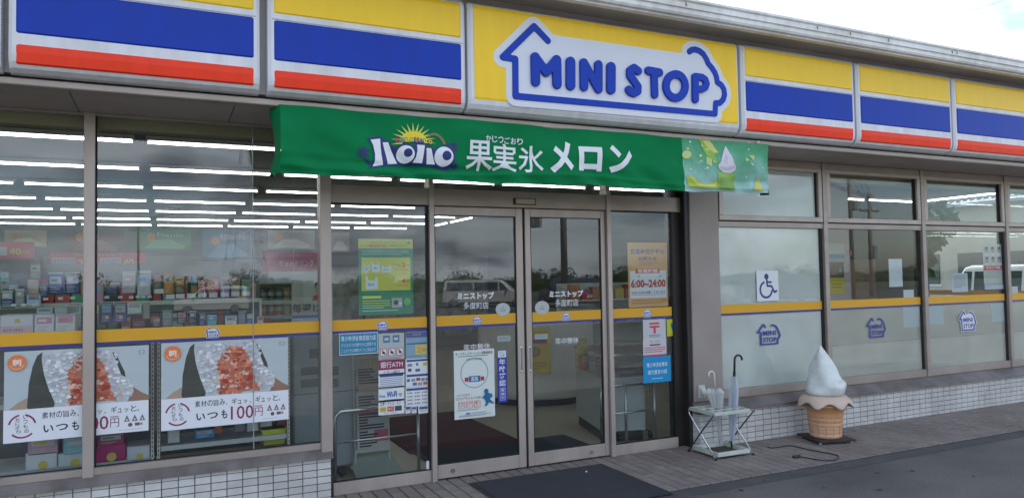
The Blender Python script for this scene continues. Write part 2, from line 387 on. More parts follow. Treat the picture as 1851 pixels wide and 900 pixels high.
rgs = random.Random(9)
for (u, v) in ((1305, 850), (1352, 862), (1382, 868), (1432, 858), (1490, 880), (1520, 842), (1238, 868), (1650, 850), (1700, 812), (1590, 884), (1760, 860), (1780, 800), (1340, 885), (1180, 884)):
    x, y = gnd(u, v, -.008); rr_ = rgs.uniform(.010, .028)
    structure(MB().quad([(x+rr_*rgs.uniform(.6, 1.2)*math.cos(k*.9), y+rr_*rgs.uniform(.6, 1.2)*math.sin(k*.9), -.0075) for k in range(7)]).build('asphalt_stain', pm('gum_dark' if rgs.random() < .8 else 'gum_pale', (.028, .028, .03), .7)))
# paving bricks in front of the doors and the windows
pav = structure(MB().box(-3.0, 10.9, -1.005, .10, -.06, -.009).build('pavement', pm('mortar_bed', (.05, .048, .047), .95)))
M_BRICK = rnd_obj(pm('grey_paving_brick', (.235, .205, .190), .78, 0, .14, 7, .3, 120), .11)
bw, bl = .100, .200
bm_ = MB()
e = .0045; c_ = .004
x0, x1, y0, y1 = e, bw-e, e, bl-e
bm_.add([(x0, y0, -.012), (x1, y0, -.012), (x1, y1, -.012), (x0, y1, -.012), (x0, y0, -c_), (x1, y0, -c_), (x1, y1, -c_), (x0, y1, -c_),
         (x0+c_, y0+c_, 0), (x1-c_, y0+c_, 0), (x1-c_, y1-c_, 0), (x0+c_, y1-c_, 0)],
        [(0, 1, 5, 4), (1, 2, 6, 5), (2, 3, 7, 6), (3, 0, 4, 7), (4, 5, 9, 8), (5, 6, 10, 9), (6, 7, 11, 10), (7, 4, 8, 11), (8, 9, 10, 11)])
brick_me = bm_.mesh('brick', M_BRICK); stuff_b = MB(); cand = []; weather(M_BRICK, 1.7, .80)
for i in range(int((10.9+3.0)/bw)):
    X = -3.0+i*bw
    off = 0 if i % 2 else -.1
    for j in range(-1, 6):
        Y = -1.0+off+j*bl
        ya, yb = max(Y, -1.0), min(Y+bl, .095)
        if yb-ya < .05: continue
        cx, cy = X+.05, (ya+yb)/2
        d = (Vector((cx, cy, 0))-CAM); dep = d.dot(fw); sc_u = 925+FPX*d.dot(rt)/dep; sc_v = 450-FPX*d.dot(up)/dep
        vis = -20 < sc_u < 1880 and sc_v < 905 and not (cy > -.02 and X < 0) and not (cy > -.1 and X > 3.3)
        cand.append((0 if vis else 1, dep, X, ya, yb))
cand.sort()
for k, (nv, dep, X, ya, yb) in enumerate(cand):
    dz = random.uniform(-.0012, .0008)
    if k < 298 and nv == 0:
        o = bpy.data.objects.new('brick', brick_me); o.location = (X, ya, dz); o.scale = (1, (yb-ya)/bl, 1); link(o, pav)
    else:
        s_ = (yb-ya)/bl
        stuff_b.add([(X+v[0], ya+v[1]*s_, v[2]+dz) for v in bm_.v], bm_.f)
o = stuff_b.build('paving_bricks', M_BRICK, pav); o['kind'] = 'stuff'

# ================================================================ the shop building
store = empty('convenience_store', (3.5, .05, 0), 0, 'single-storey convenience store with white tiled base, aluminium-framed shop windows and sliding doors', 'store building')
SL = Vector((3.5, .05, 0))
def P(o, par=None):
    """parent a world-placed mesh to the store, keeping its place"""
    o.parent = par or store
    if par is None: o.location = o.location-SL
    return o
def sbox(name, m, x0, x1, y0, y1, z0, z1, par=None, bev=0): return P(box(name, m, x0, x1, y0, y1, z0, z1, None, bev), par)
def sub(o, parent_part):  # parts sit at -SL offset; children share that frame
    o.parent = parent_part; return o

# --- knee walls and tiles
tile = MB().bbox(.0030, .0970, 0, .008, .0030, .0470, .0018); tile_me = tile.mesh('tile', M_TILE)
def knee(x0, x1, yf, ztop_row, ztop, nrow, ntiles, cap_y, jx):
    k = sbox('knee_wall', M_GROUT, x0, x1, yf+.006, .30, -.02, ztop)
    st = MB(); n = 0
    cols = []
    X = jx
    while X > x0+.02: X -= .1
    while X < x1-.01: cols.append(X); X += .1
    cols.sort(key=lambda c: abs(c-(-.0 if x1 <= .01 else 3.3)))
    for X in cols:
        for r in range(-1, nrow):
            z1 = ztop_row-.05*r; z0 = z1-.05; z1c = min(z1, ztop-.002); z0c = max(z0, 0)
            xa, xb = max(X, x0), min(X+.1, x1)
            if z1c-z0c < .008 or xb-xa < .015: continue
            sx, sz = (xb-xa)/.1, (z1c-z0c)/.05; yj = yf+random.uniform(-.0006, .0004)
            if n < ntiles:
                o = bpy.data.objects.new('tile', tile_me); o.location = (xa, yj, z0c); o.scale = (sx, 1, sz); link(o); sub(o, k); n += 1
            else: st.add([(xa+v[0]*sx, yj+v[1], z0c+v[2]*sz) for v in tile.v], tile.f)
    if st.v:
        o = st.build('wall_tiles', M_TILE); sub(o, k); o['kind'] = 'stuff'
    return k
kl = knee(-4.0, 0.0, 0.0, .2606, .285, 6, 140, 0, -.1)
kr = knee(3.245, 10.75, -.115, .286, .302, 7, 158, 0, 3.886)
# left return of the right knee wall, tiled
for r in range(-1, 6):
    z1 = .286-.05*r; z0 = z1-.05; z1c = min(z1, .30); z0c = max(z0, 0)
    if z1c-z0c < .006: continue
    m_ = MB().box(3.238, 3.245, -.109, -.012, z0c+.002, z1c-.002); sub(m_.build('corner_tile', M_TILE), kr)
# sill caps
P(MB().xprism([(-.022, .286), (-.022, .302), (.035, .348), (.2, .348), (.2, .286)], -4.0, .012).build('sill', M_CAP))
P(MB().xprism([(-.138, .303), (-.138, .325), (-.02, .398), (.2, .398), (.2, .303)], 3.236, 10.76).build('sill', M_CAP))

# --- left shop windows
def pane(x0, x1, z0, z1, y, par, mat=None, name='window_pane'):
    o = MB().box(x0, x1, y, y+.007, z0, z1).build(name, mat or M_GLASS); sub(o, par); return o
wl = sbox('window_frame', M_FRAME, -4.0, -.065, .028, .10, .345, .392, None, .004)
for (a, b_) in ((-4.0, -3.06), (-3.0, -1.553), (-1.488, -.065)):
    pane(a, b_, .392, 2.65, .066, wl)
def wsub(name, m, x0, x1, y0, y1, z0, z1, par, bev=0): return sub(box(name, m, x0, x1, y0, y1, z0, z1, None, bev), par)
for x in (-3.06, -1.553): wsub('mullion', M_FRAMEL, x, x+.065, .02, .11, .336, 2.665, wl, .003)
wsub('gasket', M_GAP, -1.488, -1.479, .045, .08, .392, 2.65, wl); wsub('gasket', M_GAP, -1.5525, -1.5455, .112, .12, .392, 2.65, wl)
wsub('gasket', M_GAP, -4.0, -.065, .058, .08, .386, .397, wl)
wsub('head_rail', M_FRAME, -4.0, -.065, .03, .10, 2.648, 2.662, wl)
wsub('pane_joint', pm('silicone', (.3, .33, .33), .4), -.524, -.518, .062, .077, .392, 2.65, wl)
sbox('corner_post', M_FRAMEL, -.065, .018, .012, .12, .3, 2.662, None, .004)
sbox('corner_post', M_DARKF, .004, .02, .022, .12, 0, .336)
# --- entrance front
ef = sbox('entrance_lintel', M_FRAME, .018, 3.205, .035, .14, 2.128, 2.262, None, .003)
wsub('head_rail', M_FRAME, .018, 3.205, .04, .12, 2.645, 2.662, ef)
pane(.018, 3.205, 2.262, 2.645, .08, ef, None, 'transom_pane')
wsub('door_sensor', pm('beige_plastic', (.50, .42, .30), .5), *sorted((at(932, 356, .02)[0], at(966, 356, .02)[0])), .005, .035, 2.158, 2.200, ef, .004)
wsub('sensor_backing', M_GAP, at(928, 356, .034)[0], at(968, 356, .034)[0], .030, .036, 2.152, 2.206, ef)
for x0, x1 in ((.772, .812), (2.396, 2.438)):
    sbox('door_post', M_FRAMEL, x0, x1, .018, .13, 0, 2.30, None, .003)
    sbox('door_post', M_FRAMEL, x0, x1, .03, .13, 2.302, 2.66, None, .003)
def sidelight(x0, x1):
    f = sbox('sidelight', M_FRAMEL, x0, x1, .04, .10, 0, .09, None, .003)
    pane(x0, x1, .09, 2.128, .066, f)
    wsub('gasket', M_GAP, x0, x1, .055, .08, .088, .096, f); wsub('gasket', M_GAP, x0, x1, .055, .08, 2.118, 2.128, f)
    wsub('gasket', M_GAP, x1-.016, x1-.002, .05, .09, .09, 2.128, f)
    return f
sll = sidelight(.02, .772); slr = sidelight(2.438, 3.12)
wsub('joint_clip', M_WHITE, .735, .765, .055, .066, .10, .16, sll)
sbox('dark_post', M_DARKF, 3.12, 3.25, .06, .16, 0, 2.662)
sbox('dark_post', M_DARKF, 3.205, 3.25, -.02, .06, .0, 2.662, None, .003)
def door(x0, x1, gx0, gx1, side):
    b = MB(); b.bbox(x0, gx0, .05, .095, .012, 2.122, .003); b.bbox(gx1, x1, .05, .095, .012, 2.122, .003)
    b.bbox(gx0, gx1, .052, .093, .012, .116, .003); b.bbox(gx0, gx1, .052, .093, 2.055, 2.122, .003)
    d = P(b.build('sliding_door', M_FRAMEL)); d['label'] = side+' aluminium sliding door leaf with full glass'
    pane(gx0, gx1, .116, 2.055, .066, d, None, 'door_pane')
    for nm, a in (('gasket', (gx0, gx1, .058, .08, .113, .120)), ('gasket', (gx0, gx1, .058, .08, 2.05, 2.058)), ('gasket', (gx0-.001, gx0+.008, .058, .08, .116, 2.055)), ('gasket', (gx1-.008, gx1+.001, .058, .08, .116, 2.055))):
        wsub(nm, M_GAP, *a, d)
    return d
dl = door(.814, 1.590, .823, 1.528, 'left'); dr = door(1.612, 2.392, 1.662, 2.349, 'right')
sbox('door_gap_strip', M_GAP, 1.5905, 1.6115, .07, .09, .012, 2.122)
sbox('door_threshold', M_GAP, .812, 2.396, .06, .12, -.008, .010)
for d, cx in ((dl, 1.556), (dr, 1.637)):
    wsub('pull_plate', pm('bright_handle', (.62, .63, .66), .25, .8), cx-.014, cx+.014, .043, .05, .78, 1.0, d, .004)
    wsub('pull_recess', M_CAP, cx-.007, cx+.007, .040, .044, .80, .98, d)
for d, (u, v) in ((dl, (819, 850)), (dr, (1070, 817))):
    x, z = at(u, v, .05); k = MB().tube([(x, .044, z), (x, .052, z)], .017, 14); sub(k.build('lock_cylinder', M_CAP), d)
# --- column and right-hand windows
P(MB().bbox(3.252, 3.592, -.035, .12, .398, 2.662, .006).build('column', pm('column_cladding', (.315, .275, .255), .5, .2, .10, 2.2, .03, 140)))
wr = sbox('window_frame', M_FRAME, 3.592, 10.75, -.03, .06, .398, .478, None, .004)
sbox('window_transom', M_FRAME, 3.592, 10.75, -.03, .06, 1.995, 2.048, None, .003)
MUL = [4.945, 6.445, 7.945, 9.40]
pane_x = [3.592]+[v for m_ in MUL for v in (m_, m_+.055)]+[10.75]
for m_ in MUL:
    o = wsub('mullion', M_FRAME, m_, m_+.055, -.045, .06, .40, 2.662, wr, .003)
    wsub('mullion_return', M_DARKF, m_-.022, m_, -.01, .06, .478, 1.995, wr)
for i in range(5):
    a, b_ = pane_x[2*i], pane_x[2*i+1]
    if i == 0:
        pane(a, b_, .478, 1.995, 0, wr, M_GLASS); wsub('frosted_film', M_FROST, a+.002, b_-.03, .009, .0105, .48, 1.993, wr)
    else:
        pane(a, b_, .478, 1.995, 0, wr, M_GLASS); wsub('frosted_film', M_FROST2, a+.002, b_-.022, .009, .0105, .48, .80, wr); wsub('frosted_film', M_FROST3, a+.002, b_-.022, .009, .0105, .801, 1.166, wr)
    # hopper window above
    f = MB(); z0, z1 = 2.058, 2.60; fr = .05; a2, b2 = a+.006, b_-.006
    f.bbox(a2, b2, -.04, .03, z0, z0+fr, .004); f.bbox(a2, b2, -.04, .03, z1-.04, z1, .004)
    f.bbox(a2, a2+fr, -.04, .03, z0+fr, z1-.04, .004); f.bbox(b2-fr, b2, -.04, .03, z0+fr, z1-.04, .004)
    h = P(f.build('hopper_window', M_FRAMEL))
    pane(a2+fr, b2-fr, z0+fr, z1-.04, -.005, h)
    wsub('gasket', M_GAP, b2-fr-.012, b2-fr, -.012, .02, z0+fr, z1-.04, h)
    wsub('gap_shadow', M_GAP, a, b_, .0, .03, 2.048, 2.058, h)
    if i == 0: wsub('frosted_film', M_FROST, a2+fr, b2-fr, .004, .0055, z0+fr, z1-.04, h)
sbox('window_head', M_FRAME, 3.592, 10.75, -.03, .06, 2.60, 2.662, None, .003)
# --- soffit and eaves
for i in range(15):
    x = -3.37+i*.895
    if x > 10.9: break
    sbox('soffit_panel', M_SOFF, x+.003, min(x+.892, 10.98), -.62, .18, 2.665, 2.69)
sbox('soffit_backing', M_GAP, -4, 10.9, -.62, .18, 2.692, 2.70)
sbox('fascia_lip', M_FRAME, -4.1, 11.0, -.69, -.622, 2.640, 2.682, None, .006)
sbox('fascia_band', M_GUTD, -4.1, 11.0, -.685, -.60, 2.705, 3.52)
sbox('roof', M_GUTD, -4.3, 11.2, -.98, 11.5, 3.52, 3.60)
gp = [(-.985, 3.505), (-1.03, 3.500), (-1.04, 3.515), (-1.04, 3.545), (-1.055, 3.55), (-1.055, 3.59), (-1.07, 3.60), (-1.07, 3.618), (-.985, 3.618)]
gut = P(MB().xprism(gp, -4.3, 11.25).build('gutter', M_GUT))
for u, v in ((1477, 52), (1537, 77), (1606, 84), (1721, 107), (1730, 118), (1240, 32), (1110, 12)):
    x, z = at(u, v, -1.06); sub(MB().tube([(x, -1.062, 3.585), (x+.01, -1.062, 3.56)], .003, 6).build('bracket_screw', M_BLACK), gut)
sbox('eave_trim', M_GUT, -4.3, 11.2, -1.0, -.95, 3.485, 3.505)
# --- shell of the shop
M_SIDE = pm('side_wall_grey', (.22, .21, .195), .7, 0, .08, 1)
sbox('side_wall', M_SIDE, 10.62, 10.80, -.03, 1.2, 0, 3.5)
sbox('side_wall', M_SIDE, 10.62, 10.80, 2.99, 11.3, 0, 3.5)
sbox('side_wall', M_SIDE, 10.62, 10.80, 1.2, 2.99, 0, .85); sbox('side_wall', M_SIDE, 10.62, 10.80, 1.2, 2.99, 2.74, 3.5)
sw = sbox('side_window', M_DARKF, 10.63, 10.78, 1.2, 1.25, .85, 2.74)
wsub('side_window_post', M_DARKF, 10.63, 10.78, 2.94, 2.99, .85, 2.74, sw)
sub(MB().box(10.70, 10.707, 1.25, 2.94, .85, 2.74).build('window_pane', M_GLASS), sw)
wsub('stripe_film', film_mat('film_orange', (.95, .50, .02), .0), 10.690, 10.695, 1.25, 2.93, 1.145, 1.225, sw)
wsub('side_window_rail', M_DARKF, 10.63, 10.78, 1.25, 2.94, 2.20, 2.25, sw)
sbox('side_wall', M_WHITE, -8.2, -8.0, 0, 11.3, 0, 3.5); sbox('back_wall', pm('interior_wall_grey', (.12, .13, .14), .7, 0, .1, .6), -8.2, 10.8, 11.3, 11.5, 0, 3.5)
sbox('front_wall', M_WHITE, -8.2, -4.0, 0, .2, 0, 3.5)
fl = structure(box('floor', pm('shop_floor_tile', (.36, .33, .25), .35, 0, .08, 1.2), -8.0, 10.62, .13, 11.3, -.01, .0))
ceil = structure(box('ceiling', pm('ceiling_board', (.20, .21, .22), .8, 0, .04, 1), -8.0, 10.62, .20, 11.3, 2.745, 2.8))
sbox('blind_box', pm('blind_box_beige', (.36, .33, .20), .6, 0, .1, 3), -4.0, -.3, .14, .24, 2.585, 2.70)
sbox('blind_box', pm('blind_box_beige', (.36, .33, .20), .6, 0, .1, 3), 3.6, 10.6, .13, .24, 2.50, 2.60)

# --- colour stripe films on the glass
def stripe(x0, x1, y, par):
    wsub('stripe_film', M_STRIPY, x0, x1, y-.0012, y-.0004, 1.184, 1.264, par)
    wsub('stripe_film', M_STRIPB, x0, x1, y-.0012, y-.0004, 1.165, 1.1835, par)
for a, b_ in ((-4.0, -3.06), (-2.99, -1.553), (-1.479, -.067)): stripe(a, b_, .066, wl)
stripe(.02, .756, .066, sll); stripe(2.44, 3.10, .066, slr); stripe(.831, 1.52, .066, dl); stripe(1.670, 2.341, .066, dr)
for i in range(5): stripe(pane_x[2*i], pane_x[2*i+1]-.022 if i < 4 else 10.75, 0, wr)

# ================================================================ fascia signs
PROF = [(-.69, 2.690), (-.735, 2.694), (-.772, 2.712), (-.792, 2.742), (-.80, 2.78), (-.80, 3.40), (-.79, 3.43), (-.765, 3.448), (-.69, 3.454)]
def sign_box(x0, x1, label, first=None):
    root = empty('fascia_sign', ((x0+x1)/2, -.69, 2.69), 0, label, 'sign', 'illuminated box signs along the eaves'); ox = Vector(root.location)
    def put(o): o.parent = root; o.location = o.location-ox; return o
    n = len(PROF); b = 0.018
    m = MB(); v = []
    for xx, ins in ((x0, b), (x0+b, 0), (x1-b, 0), (x1, b)):
        for (y, z) in PROF: v.append((xx, min(y+ins, -.69), z))
    f = [(k*n+i, (k+1)*n+i, (k+1)*n+i+1, k*n+i+1) for k in range(3) for i in range(n-1)]
    f += [tuple(range(n-1, -1, -1)), tuple(3*n+i for i in range(n))]
    m.add(v, f); put(m.build('sign_housing', M_SIGNW)); return put
def stripes(put, x0, x1):
    a, b_ = x0+.035, x1-.035
    for nm, z0, z1, M in (('yellow_panel', 3.182, 3.425, M_YEL), ('blue_panel', 2.892, 3.138, M_BLU), ('red_panel', 2.729, 2.832, M_RED)):
        yb = -.80 if z0 > 2.75 else -.797
        m = MB(); r = .010
        if nm == 'red_panel': # the lower stripe wraps round the bend
            pr = [(-.787, z0), (-.798, z0+.008), (-.806, 2.79), (-.806, z1-.008), (-.800, z1)]
        elif nm == 'yellow_panel': pr = [(-.80, z0), (-.807, z0+.008), (-.807, 3.395), (-.799, z1-.008), (-.79, z1)]
        else: pr = [(-.80, z0), (-.807, z0+.008), (-.807, z1-.008), (-.80, z1)]
        n = len(pr); v = [(xx, y+ins if k in (0, n-1) or ins == 0 else y+ins, z) for xx, ins in ((a, .007), (a+r, 0), (b_-r, 0), (b_, .007)) for k, (y, z) in enumerate(pr)]
        f = [(k*n+i, (k+1)*n+i, (k+1)*n+i+1, k*n+i+1) for k in range(3) for i in range(n-1)]
        m.add(v, f); put(m.build(nm, M))
        # recessed bead lines around the panel
        e = MB(); e.box(a-.012, b_+.012, yb-.0035 if z0 > 2.75 else -.799, yb+.002, z1+.004, z1+.010); put(e.build('bead', pm('sign_bead_grey', (.42, .44, .50), .4)))
secs = [(-3.13, -1.865), (-1.830, -.567), (-.520, .765), (3.208, 4.530), (4.560, 5.880), (5.910, 7.235), (7.27, 8.60), (8.63, 9.95)]
names = ['leftmost striped fascia sign, mostly outside the frame, left of the first full one', 'striped yellow, blue and red box sign above the left shop window', 'striped yellow, blue and red box sign just left of the shop name sign',
         'striped yellow, blue and red box sign just right of the shop name sign', 'striped box sign second to the right of the shop name sign', 'striped box sign third to the right, over the window with the white van behind',
         'striped box sign beyond the right edge of the view, fourth from the name sign', 'farthest striped box sign at the right end of the eaves']
for (a, b_), nm in zip(secs, names):
    stripes(sign_box(a, b_, nm), a, b_)
SX0, SX1 = .785, 3.180
put = sign_box(SX0, SX1, 'big yellow shop name sign with blue house outline and blue MINI STOP lettering'); nameroot = bpy.data.objects['fascia_sign'] if False else None
m = MB(); a, b_ = SX0+.04, SX1-.03
pr = [(-.790, 2.748), (-.8015, 2.782), (-.8035, 2.79), (-.8035, 3.40), (-.795, 3.426)]
n = len(pr); v = [(xx, y, z) for xx in (a, b_) for y, z in pr]; m.add(v, [(i, n+i, n+i+1, i+1) for i in range(n-1)]); put(m.build('yellow_panel', M_YEL))
YL = -.806
def q(x, y, s=3.4615, ox=840, oy=0): return at(ox+x/s, oy+y/s, YL)
def q7(x, y): return q(x, y, 6.923)
def q8(x, y): return q(x, y, 5.625, 1100, 80)
out_pts = [q7(1040, 515), q7(868, 335), q7(478, 718), q7(632, 742), q(318, 603), q(1566, 714), q8(1088, 600)]
cloud = [q8(*p) for p in ((1088, 600), (1130, 600), (1165, 565), (1180, 515), (1172, 460), (1145, 415), (1106, 390), (1098, 340), (1080, 290), (1052, 245), (1012, 198), (995, 155), (965, 105), (925, 72), (880, 56), (845, 60), (822, 78))]
rr = .0235
outline = [(out_pts[:4], rr), (out_pts[3:], rr), (cloud, rr)]
inner = [out_pts[2], out_pts[3], out_pts[4], out_pts[5], cloud[1], cloud[4], cloud[6], cloud[10], cloud[14], q8(745, 88), q7(1800, 527), q7(1100, 434), out_pts[0], out_pts[1]]
fo = stroke_fn(outline, .047, [inner]); bd = (.80, 3.17, 2.70, 3.43)
put(shape_obj('white_field', fo, bd, .008, -.8042, 0, pm('sign_face_white', (.66, .69, .77), .3, 0, .03, 1.5), None))
put(shape_obj('house_outline', stroke_fn(outline), bd, .007, -.812, .006, M_LOGO, None, .002))
letters = [
    ('M', [([q(437, 362), q(440, 515)], 0.0345), ([q(437, 362), q(505, 455), q(571, 380)], 0.0339), ([q(571, 380), q(574, 530)], 0.0356)]),
    ('I', [([q(658, 392), q(658, 537)], 0.0379)]),
    ('N', [([q(741, 398), q(742, 546)], 0.0339), ([q(742, 400), q(832, 560)], 0.0339), ([q(832, 410), q(832, 558)], 0.0339)]),
    ('I', [([q(911, 424), q(910, 562)], 0.0384)]),
    ('S', [([q(1080, 448), q(1055, 430), q(1030, 447), q(1030, 478), q(1052, 508), q(1078, 545), q(1076, 574), q(1052, 586), q(1030, 576), q(1022, 566)], 0.0322)]),
    ('T', [([q(1145, 446), q(1213, 458)], 0.0322), ([q(1180, 456), q(1184, 595)], 0.0311)]),
    ('O', [([q(1315+60*math.cos(k*PI/12), 542+74*math.sin(k*PI/12)) for k in range(25)], 0.0311)]),
    ('P', [([q(1437, 485), q(1438, 625)], 0.0311), ([q(1437, 482), q(1478, 487), q(1500, 502), q(1508, 528), q(1500, 550), q(1478, 562), q(1440, 558)], 0.0277)])]
for nm, st in letters:
    xs = [p[0] for s_, r in st for p in s_]; zs = [p[1] for s_, r in st for p in s_]
    put(shape_obj('letter', stroke_fn(st), (min(xs)-.05, max(xs)+.05, min(zs)-.05, max(zs)+.05), .005, -.826, .016, M_LOGO, None, .004))

# ================================================================ small house logo sticker
hs = [(.12, .62), (.30, .95), (.42, .80)]
HO = [([(.36, .84), (.28, .97), (.03, .60), (.16, .60), (.16, .05), (.86, .05), (.86, .26)], .036), ([(.86, .26), (.93, .32), (.97, .42), (.93, .54), (.90, .66), (.85, .78), (.78, .88), (.68, .93), (.60, .90)], .036)]
HI = [[(.05, .60), (.16, .58), (.16, .05), (.86, .05), (.86, .26), (.93, .32), (.97, .42), (.93, .54), (.90, .66), (.85, .78), (.78, .88), (.68, .93), (.60, .86), (.36, .84), (.28, .97)]]
LG_BACK = contours(stroke_fn(HO, .035, HI), -.1, 1.1, -.1, 1.12, .02)
LG_OUT = contours(stroke_fn(HO), -.1, 1.1, -.1, 1.12, .02)
lg_cache = {}
def logo_meshes(back, blue):
    k = (back.name, blue.name)
    if k not in lg_cache:
        vb, fb = flat_shape(LG_BACK, 0, 0); vo, fo = flat_shape(LG_OUT, -.003, 0)
        t1, f1 = text_geo('MINI', .25, .45, .54, .22, -.003, .035); t2, f2 = text_geo('STOP', .24, .145, .57, .22, -.003, .035)
        m = MB().add(vo, fo); m2 = MB().add(t1, f1).add(t2, f2)
        lg_cache[k] = (MB().add(vb, fb).mesh('backing', back), m.mesh('house_outline', blue), m2.mesh('lettering', blue))
    return lg_cache[k]
M_PW = pm('sticker_white', (.72, .74, .78), .4); M_PB = pm('sticker_blue', (.03, .045, .32), .4)
def logo_sticker(u, v, wpx, y, label, backed=True, parent=None, hpx=15, blue=None):
    x, z = at(u, v, y); xa_, _ = at(u-wpx/2, v, y); x2, _ = at(u+wpx/2, v, y); s_ = x2-xa_; aspect = (at(u, v-hpx/2, y)[1]-at(u, v+hpx/2, y)[1])/s_
    me = logo_meshes(M_PW, blue or M_PB)
    if parent is None:
        root = bpy.data.objects.new('logo_sticker', me[1]); link(root)
        tag(root, label, 'sticker', 'house logo stickers on the glass')
    else:
        root = bpy.data.objects.new('logo', me[1]); link(root, parent)
    root.location = (x-s_/2, y, z-s_*aspect/2); root.scale = (s_, .3, s_*aspect)
    if parent is not None: root.location = root.location-Vector(parent.location)
    for nm, me_ in (('lettering', me[2]),)+((('backing', me[0]),) if backed else ()):
        c = bpy.data.objects.new(nm, me_); link(c, root)
    return root
YS = .0646
logo_sticker(384, 601, 26, YS, 'small white and blue house logo on the left shop window stripe', hpx=19)
logo_sticker(691, 588, 20, YS, 'small white and blue house logo on the stripe under the green price poster', hpx=17)
logo_sticker(862, 579, 17, .0646, 'small white and blue house logo on the left door leaf stripe')
logo_sticker(1023, 572, 16, .0646, 'small white and blue house logo on the right door leaf stripe')
logo_sticker(1170, 566, 15, .0646, 'small white and blue house logo on the stripe below the opening hours notice')
logo_sticker(1390, 604, 43, -.002, 'blue house logo on the frosted window below the wheelchair sign', False, hpx=39)
logo_sticker(1584, 592, 35, -.002, 'dark blue house logo on the middle window, left of two papers', False, hpx=37)
logo_sticker(1749, 580, 31, -.002, 'white backed blue house logo on the window in front of the white van', True, hpx=36)

# ================================================================ printed cards, posters and stickers
class Card:
    """a thin printed sheet standing in the x-z plane; content in fractions from its top left corner"""
    def __init__(s, u0, v0, u1, v1, y, name, label, cat, col, group=None, thick=.0012, xz=None, yrot=0):
        if xz: s.x0, s.z1, s.x1, s.z0 = xz
        else:
            s.x0, s.z1 = at(u0, v0, y); s.x1, s.z0 = at(u1, v1, y)
        s.w = s.x1-s.x0; s.h = s.z1-s.z0; s.y = y; s.parts = {}; s.n = 0
        s.root = MB().box(0, s.w, 0, thick, 0, s.h).build(name, ink(col)); s.root.location = (s.x0, y, s.z0); tag(s.root, label, cat, group)
    def _a(s, nm, col, geo):
        k = (nm, tuple(col)); s.parts.setdefault(k, MB()).add(*geo)
    def lay(s): s.n += 1; return -.0005-(.0002*s.n if s.n < 30 else .006+.000015*(s.n-30))
    def rect(s, x, y, w_, h_, col, nm='printed_panel'):
        d = s.lay(); x0, x1, z1, z0 = x*s.w, (x+w_)*s.w, s.h*(1-y), s.h*(1-y-h_)
        s._a(nm, col, ([(x0, d, z0), (x1, d, z0), (x1, d, z1), (x0, d, z1)], [(0, 1, 2, 3)])); return s
    def poly(s, pts, col, nm='printed_shape'):
        d = s.lay(); s._a(nm, col, ([(x*s.w, d, s.h*(1-y)) for x, y in pts], tess([(x*s.w, s.h*(1-y)) for x, y in pts]))); return s
    def disc(s, x, y, r, col, nm='printed_disc', ry=None, n=28):
        rx = r*s.w; rz = rx if ry is None else ry*s.h; d = s.lay()
        s._a(nm, col, ([(x*s.w+rx*math.cos(2*PI*k/n), d, s.h*(1-y)+rz*math.sin(2*PI*k/n)) for k in range(n)], [tuple(range(n))])); return s
    def ring(s, x, y, r, th, col, nm='printed_ring', a0=0, a1=360, n=32):
        d = s.lay(); v = []; f = []
        for k in range(n+1):
            a = R(a0+(a1-a0)*k/n)
            for rr_ in (r-th, r): v.append((x*s.w+rr_*s.w*math.cos(a), d, s.h*(1-y)+rr_*s.w*math.sin(a)))
        for k in range(n): f.append((2*k, 2*k+1, 2*k+3, 2*k+2))
        s._a(nm, col, (v, f)); return s
    def text(s, t, x, y, w_, h_, col, bold=.0, nm='lettering'):
        d = s.lay(); vs, fs = text_geo(t, x*s.w, s.h*(1-y-h_), w_*s.w, h_*s.h, d, bold); s._a(nm, col, (vs, fs)); return s
    def lines(s, x, y, w_, h_, k, col):
        for i in range(k):
            s.rect(x, y+i*h_/k, w_*(1 if i < k-1 else random.uniform(.6, 1)), h_/k*.38, col, 'small_print')
        return s
    def done(s):
        for (nm, col), m in s.parts.items():
            o = m.build(nm, ink(col), s.root)
            if nm in ('grain_picture', 'small_print'): o['kind'] = 'stuff'
        return s.root

# wheelchair sign
WH = (.70, .73, .76); INK = (.012, .012, .02); NAVY = (.025, .04, .20)
c = Card(1367, 489, 1408, 543, -.004, 'accessibility_sign', 'white card with blue wheelchair symbol on the frosted window', 'sign', WH); c.done()
W_, H_ = c.w, c.h
wst = [([(.45*W_, .80*H_)], .028), ([(.46*W_, .72*H_), (.48*W_, .50*H_), (.68*W_, .48*H_), (.80*W_, .28*H_), (.90*W_, .32*H_)], .0105), ([(.47*W_, .62*H_), (.66*W_, .61*H_)], .0095),
       ([(.42*W_+.27*W_*math.cos(R(a)), .37*H_+.27*W_*math.sin(R(a))) for a in range(110, 351, 20)], .0105)]
shape_obj('wheelchair_symbol', stroke_fn(wst), (0, W_, 0, H_), .004, -.001, 0, ink(NAVY), c.root)

# green carrier bag price poster (inside the glass)
GR = (.02, .24, .14); YP = (.62, .62, .10)
c = Card(648, 431, 747, 568, .076, 'price_poster', 'green and yellow carrier bag price poster inside the glass left of the doors', 'poster', GR, xz=(.228, 1.865, .652, 1.292))
c.rect(0, 0, 1, .125, YP).text('2020年7月1日(水)より', .2, .03, .5, .035, (.06, .25, .10)).text('レジ袋有料化', .04, .072, .47, .04, (.65, .08, .03), .02).text('が実施されました。', .54, .075, .36, .03, (.1, .2, .1)).rect(.90, .035, .045, .03, (.1, .2, .5))
c.lines(.06, .15, .86, .075, 3, (.35, .55, .45)).rect(.05, .245, .9, .44, YP).rect(.08, .47, .82, .004, (.45, .45, .1))
def bag(c, x, y, w_, h_, t):
    c.poly([(x, y), (x+.18*w_, y), (x+.25*w_, y+.28*h_), (x+.75*w_, y+.28*h_), (x+.82*w_, y), (x+w_, y), (x+w_, y+h_), (x, y+h_)], (.55, .66, .68), 'bag_picture')
    c.text(t, x+.22*w_, y+.5*h_, .5*w_, .24*h_, (.05, .10, .25), .01)
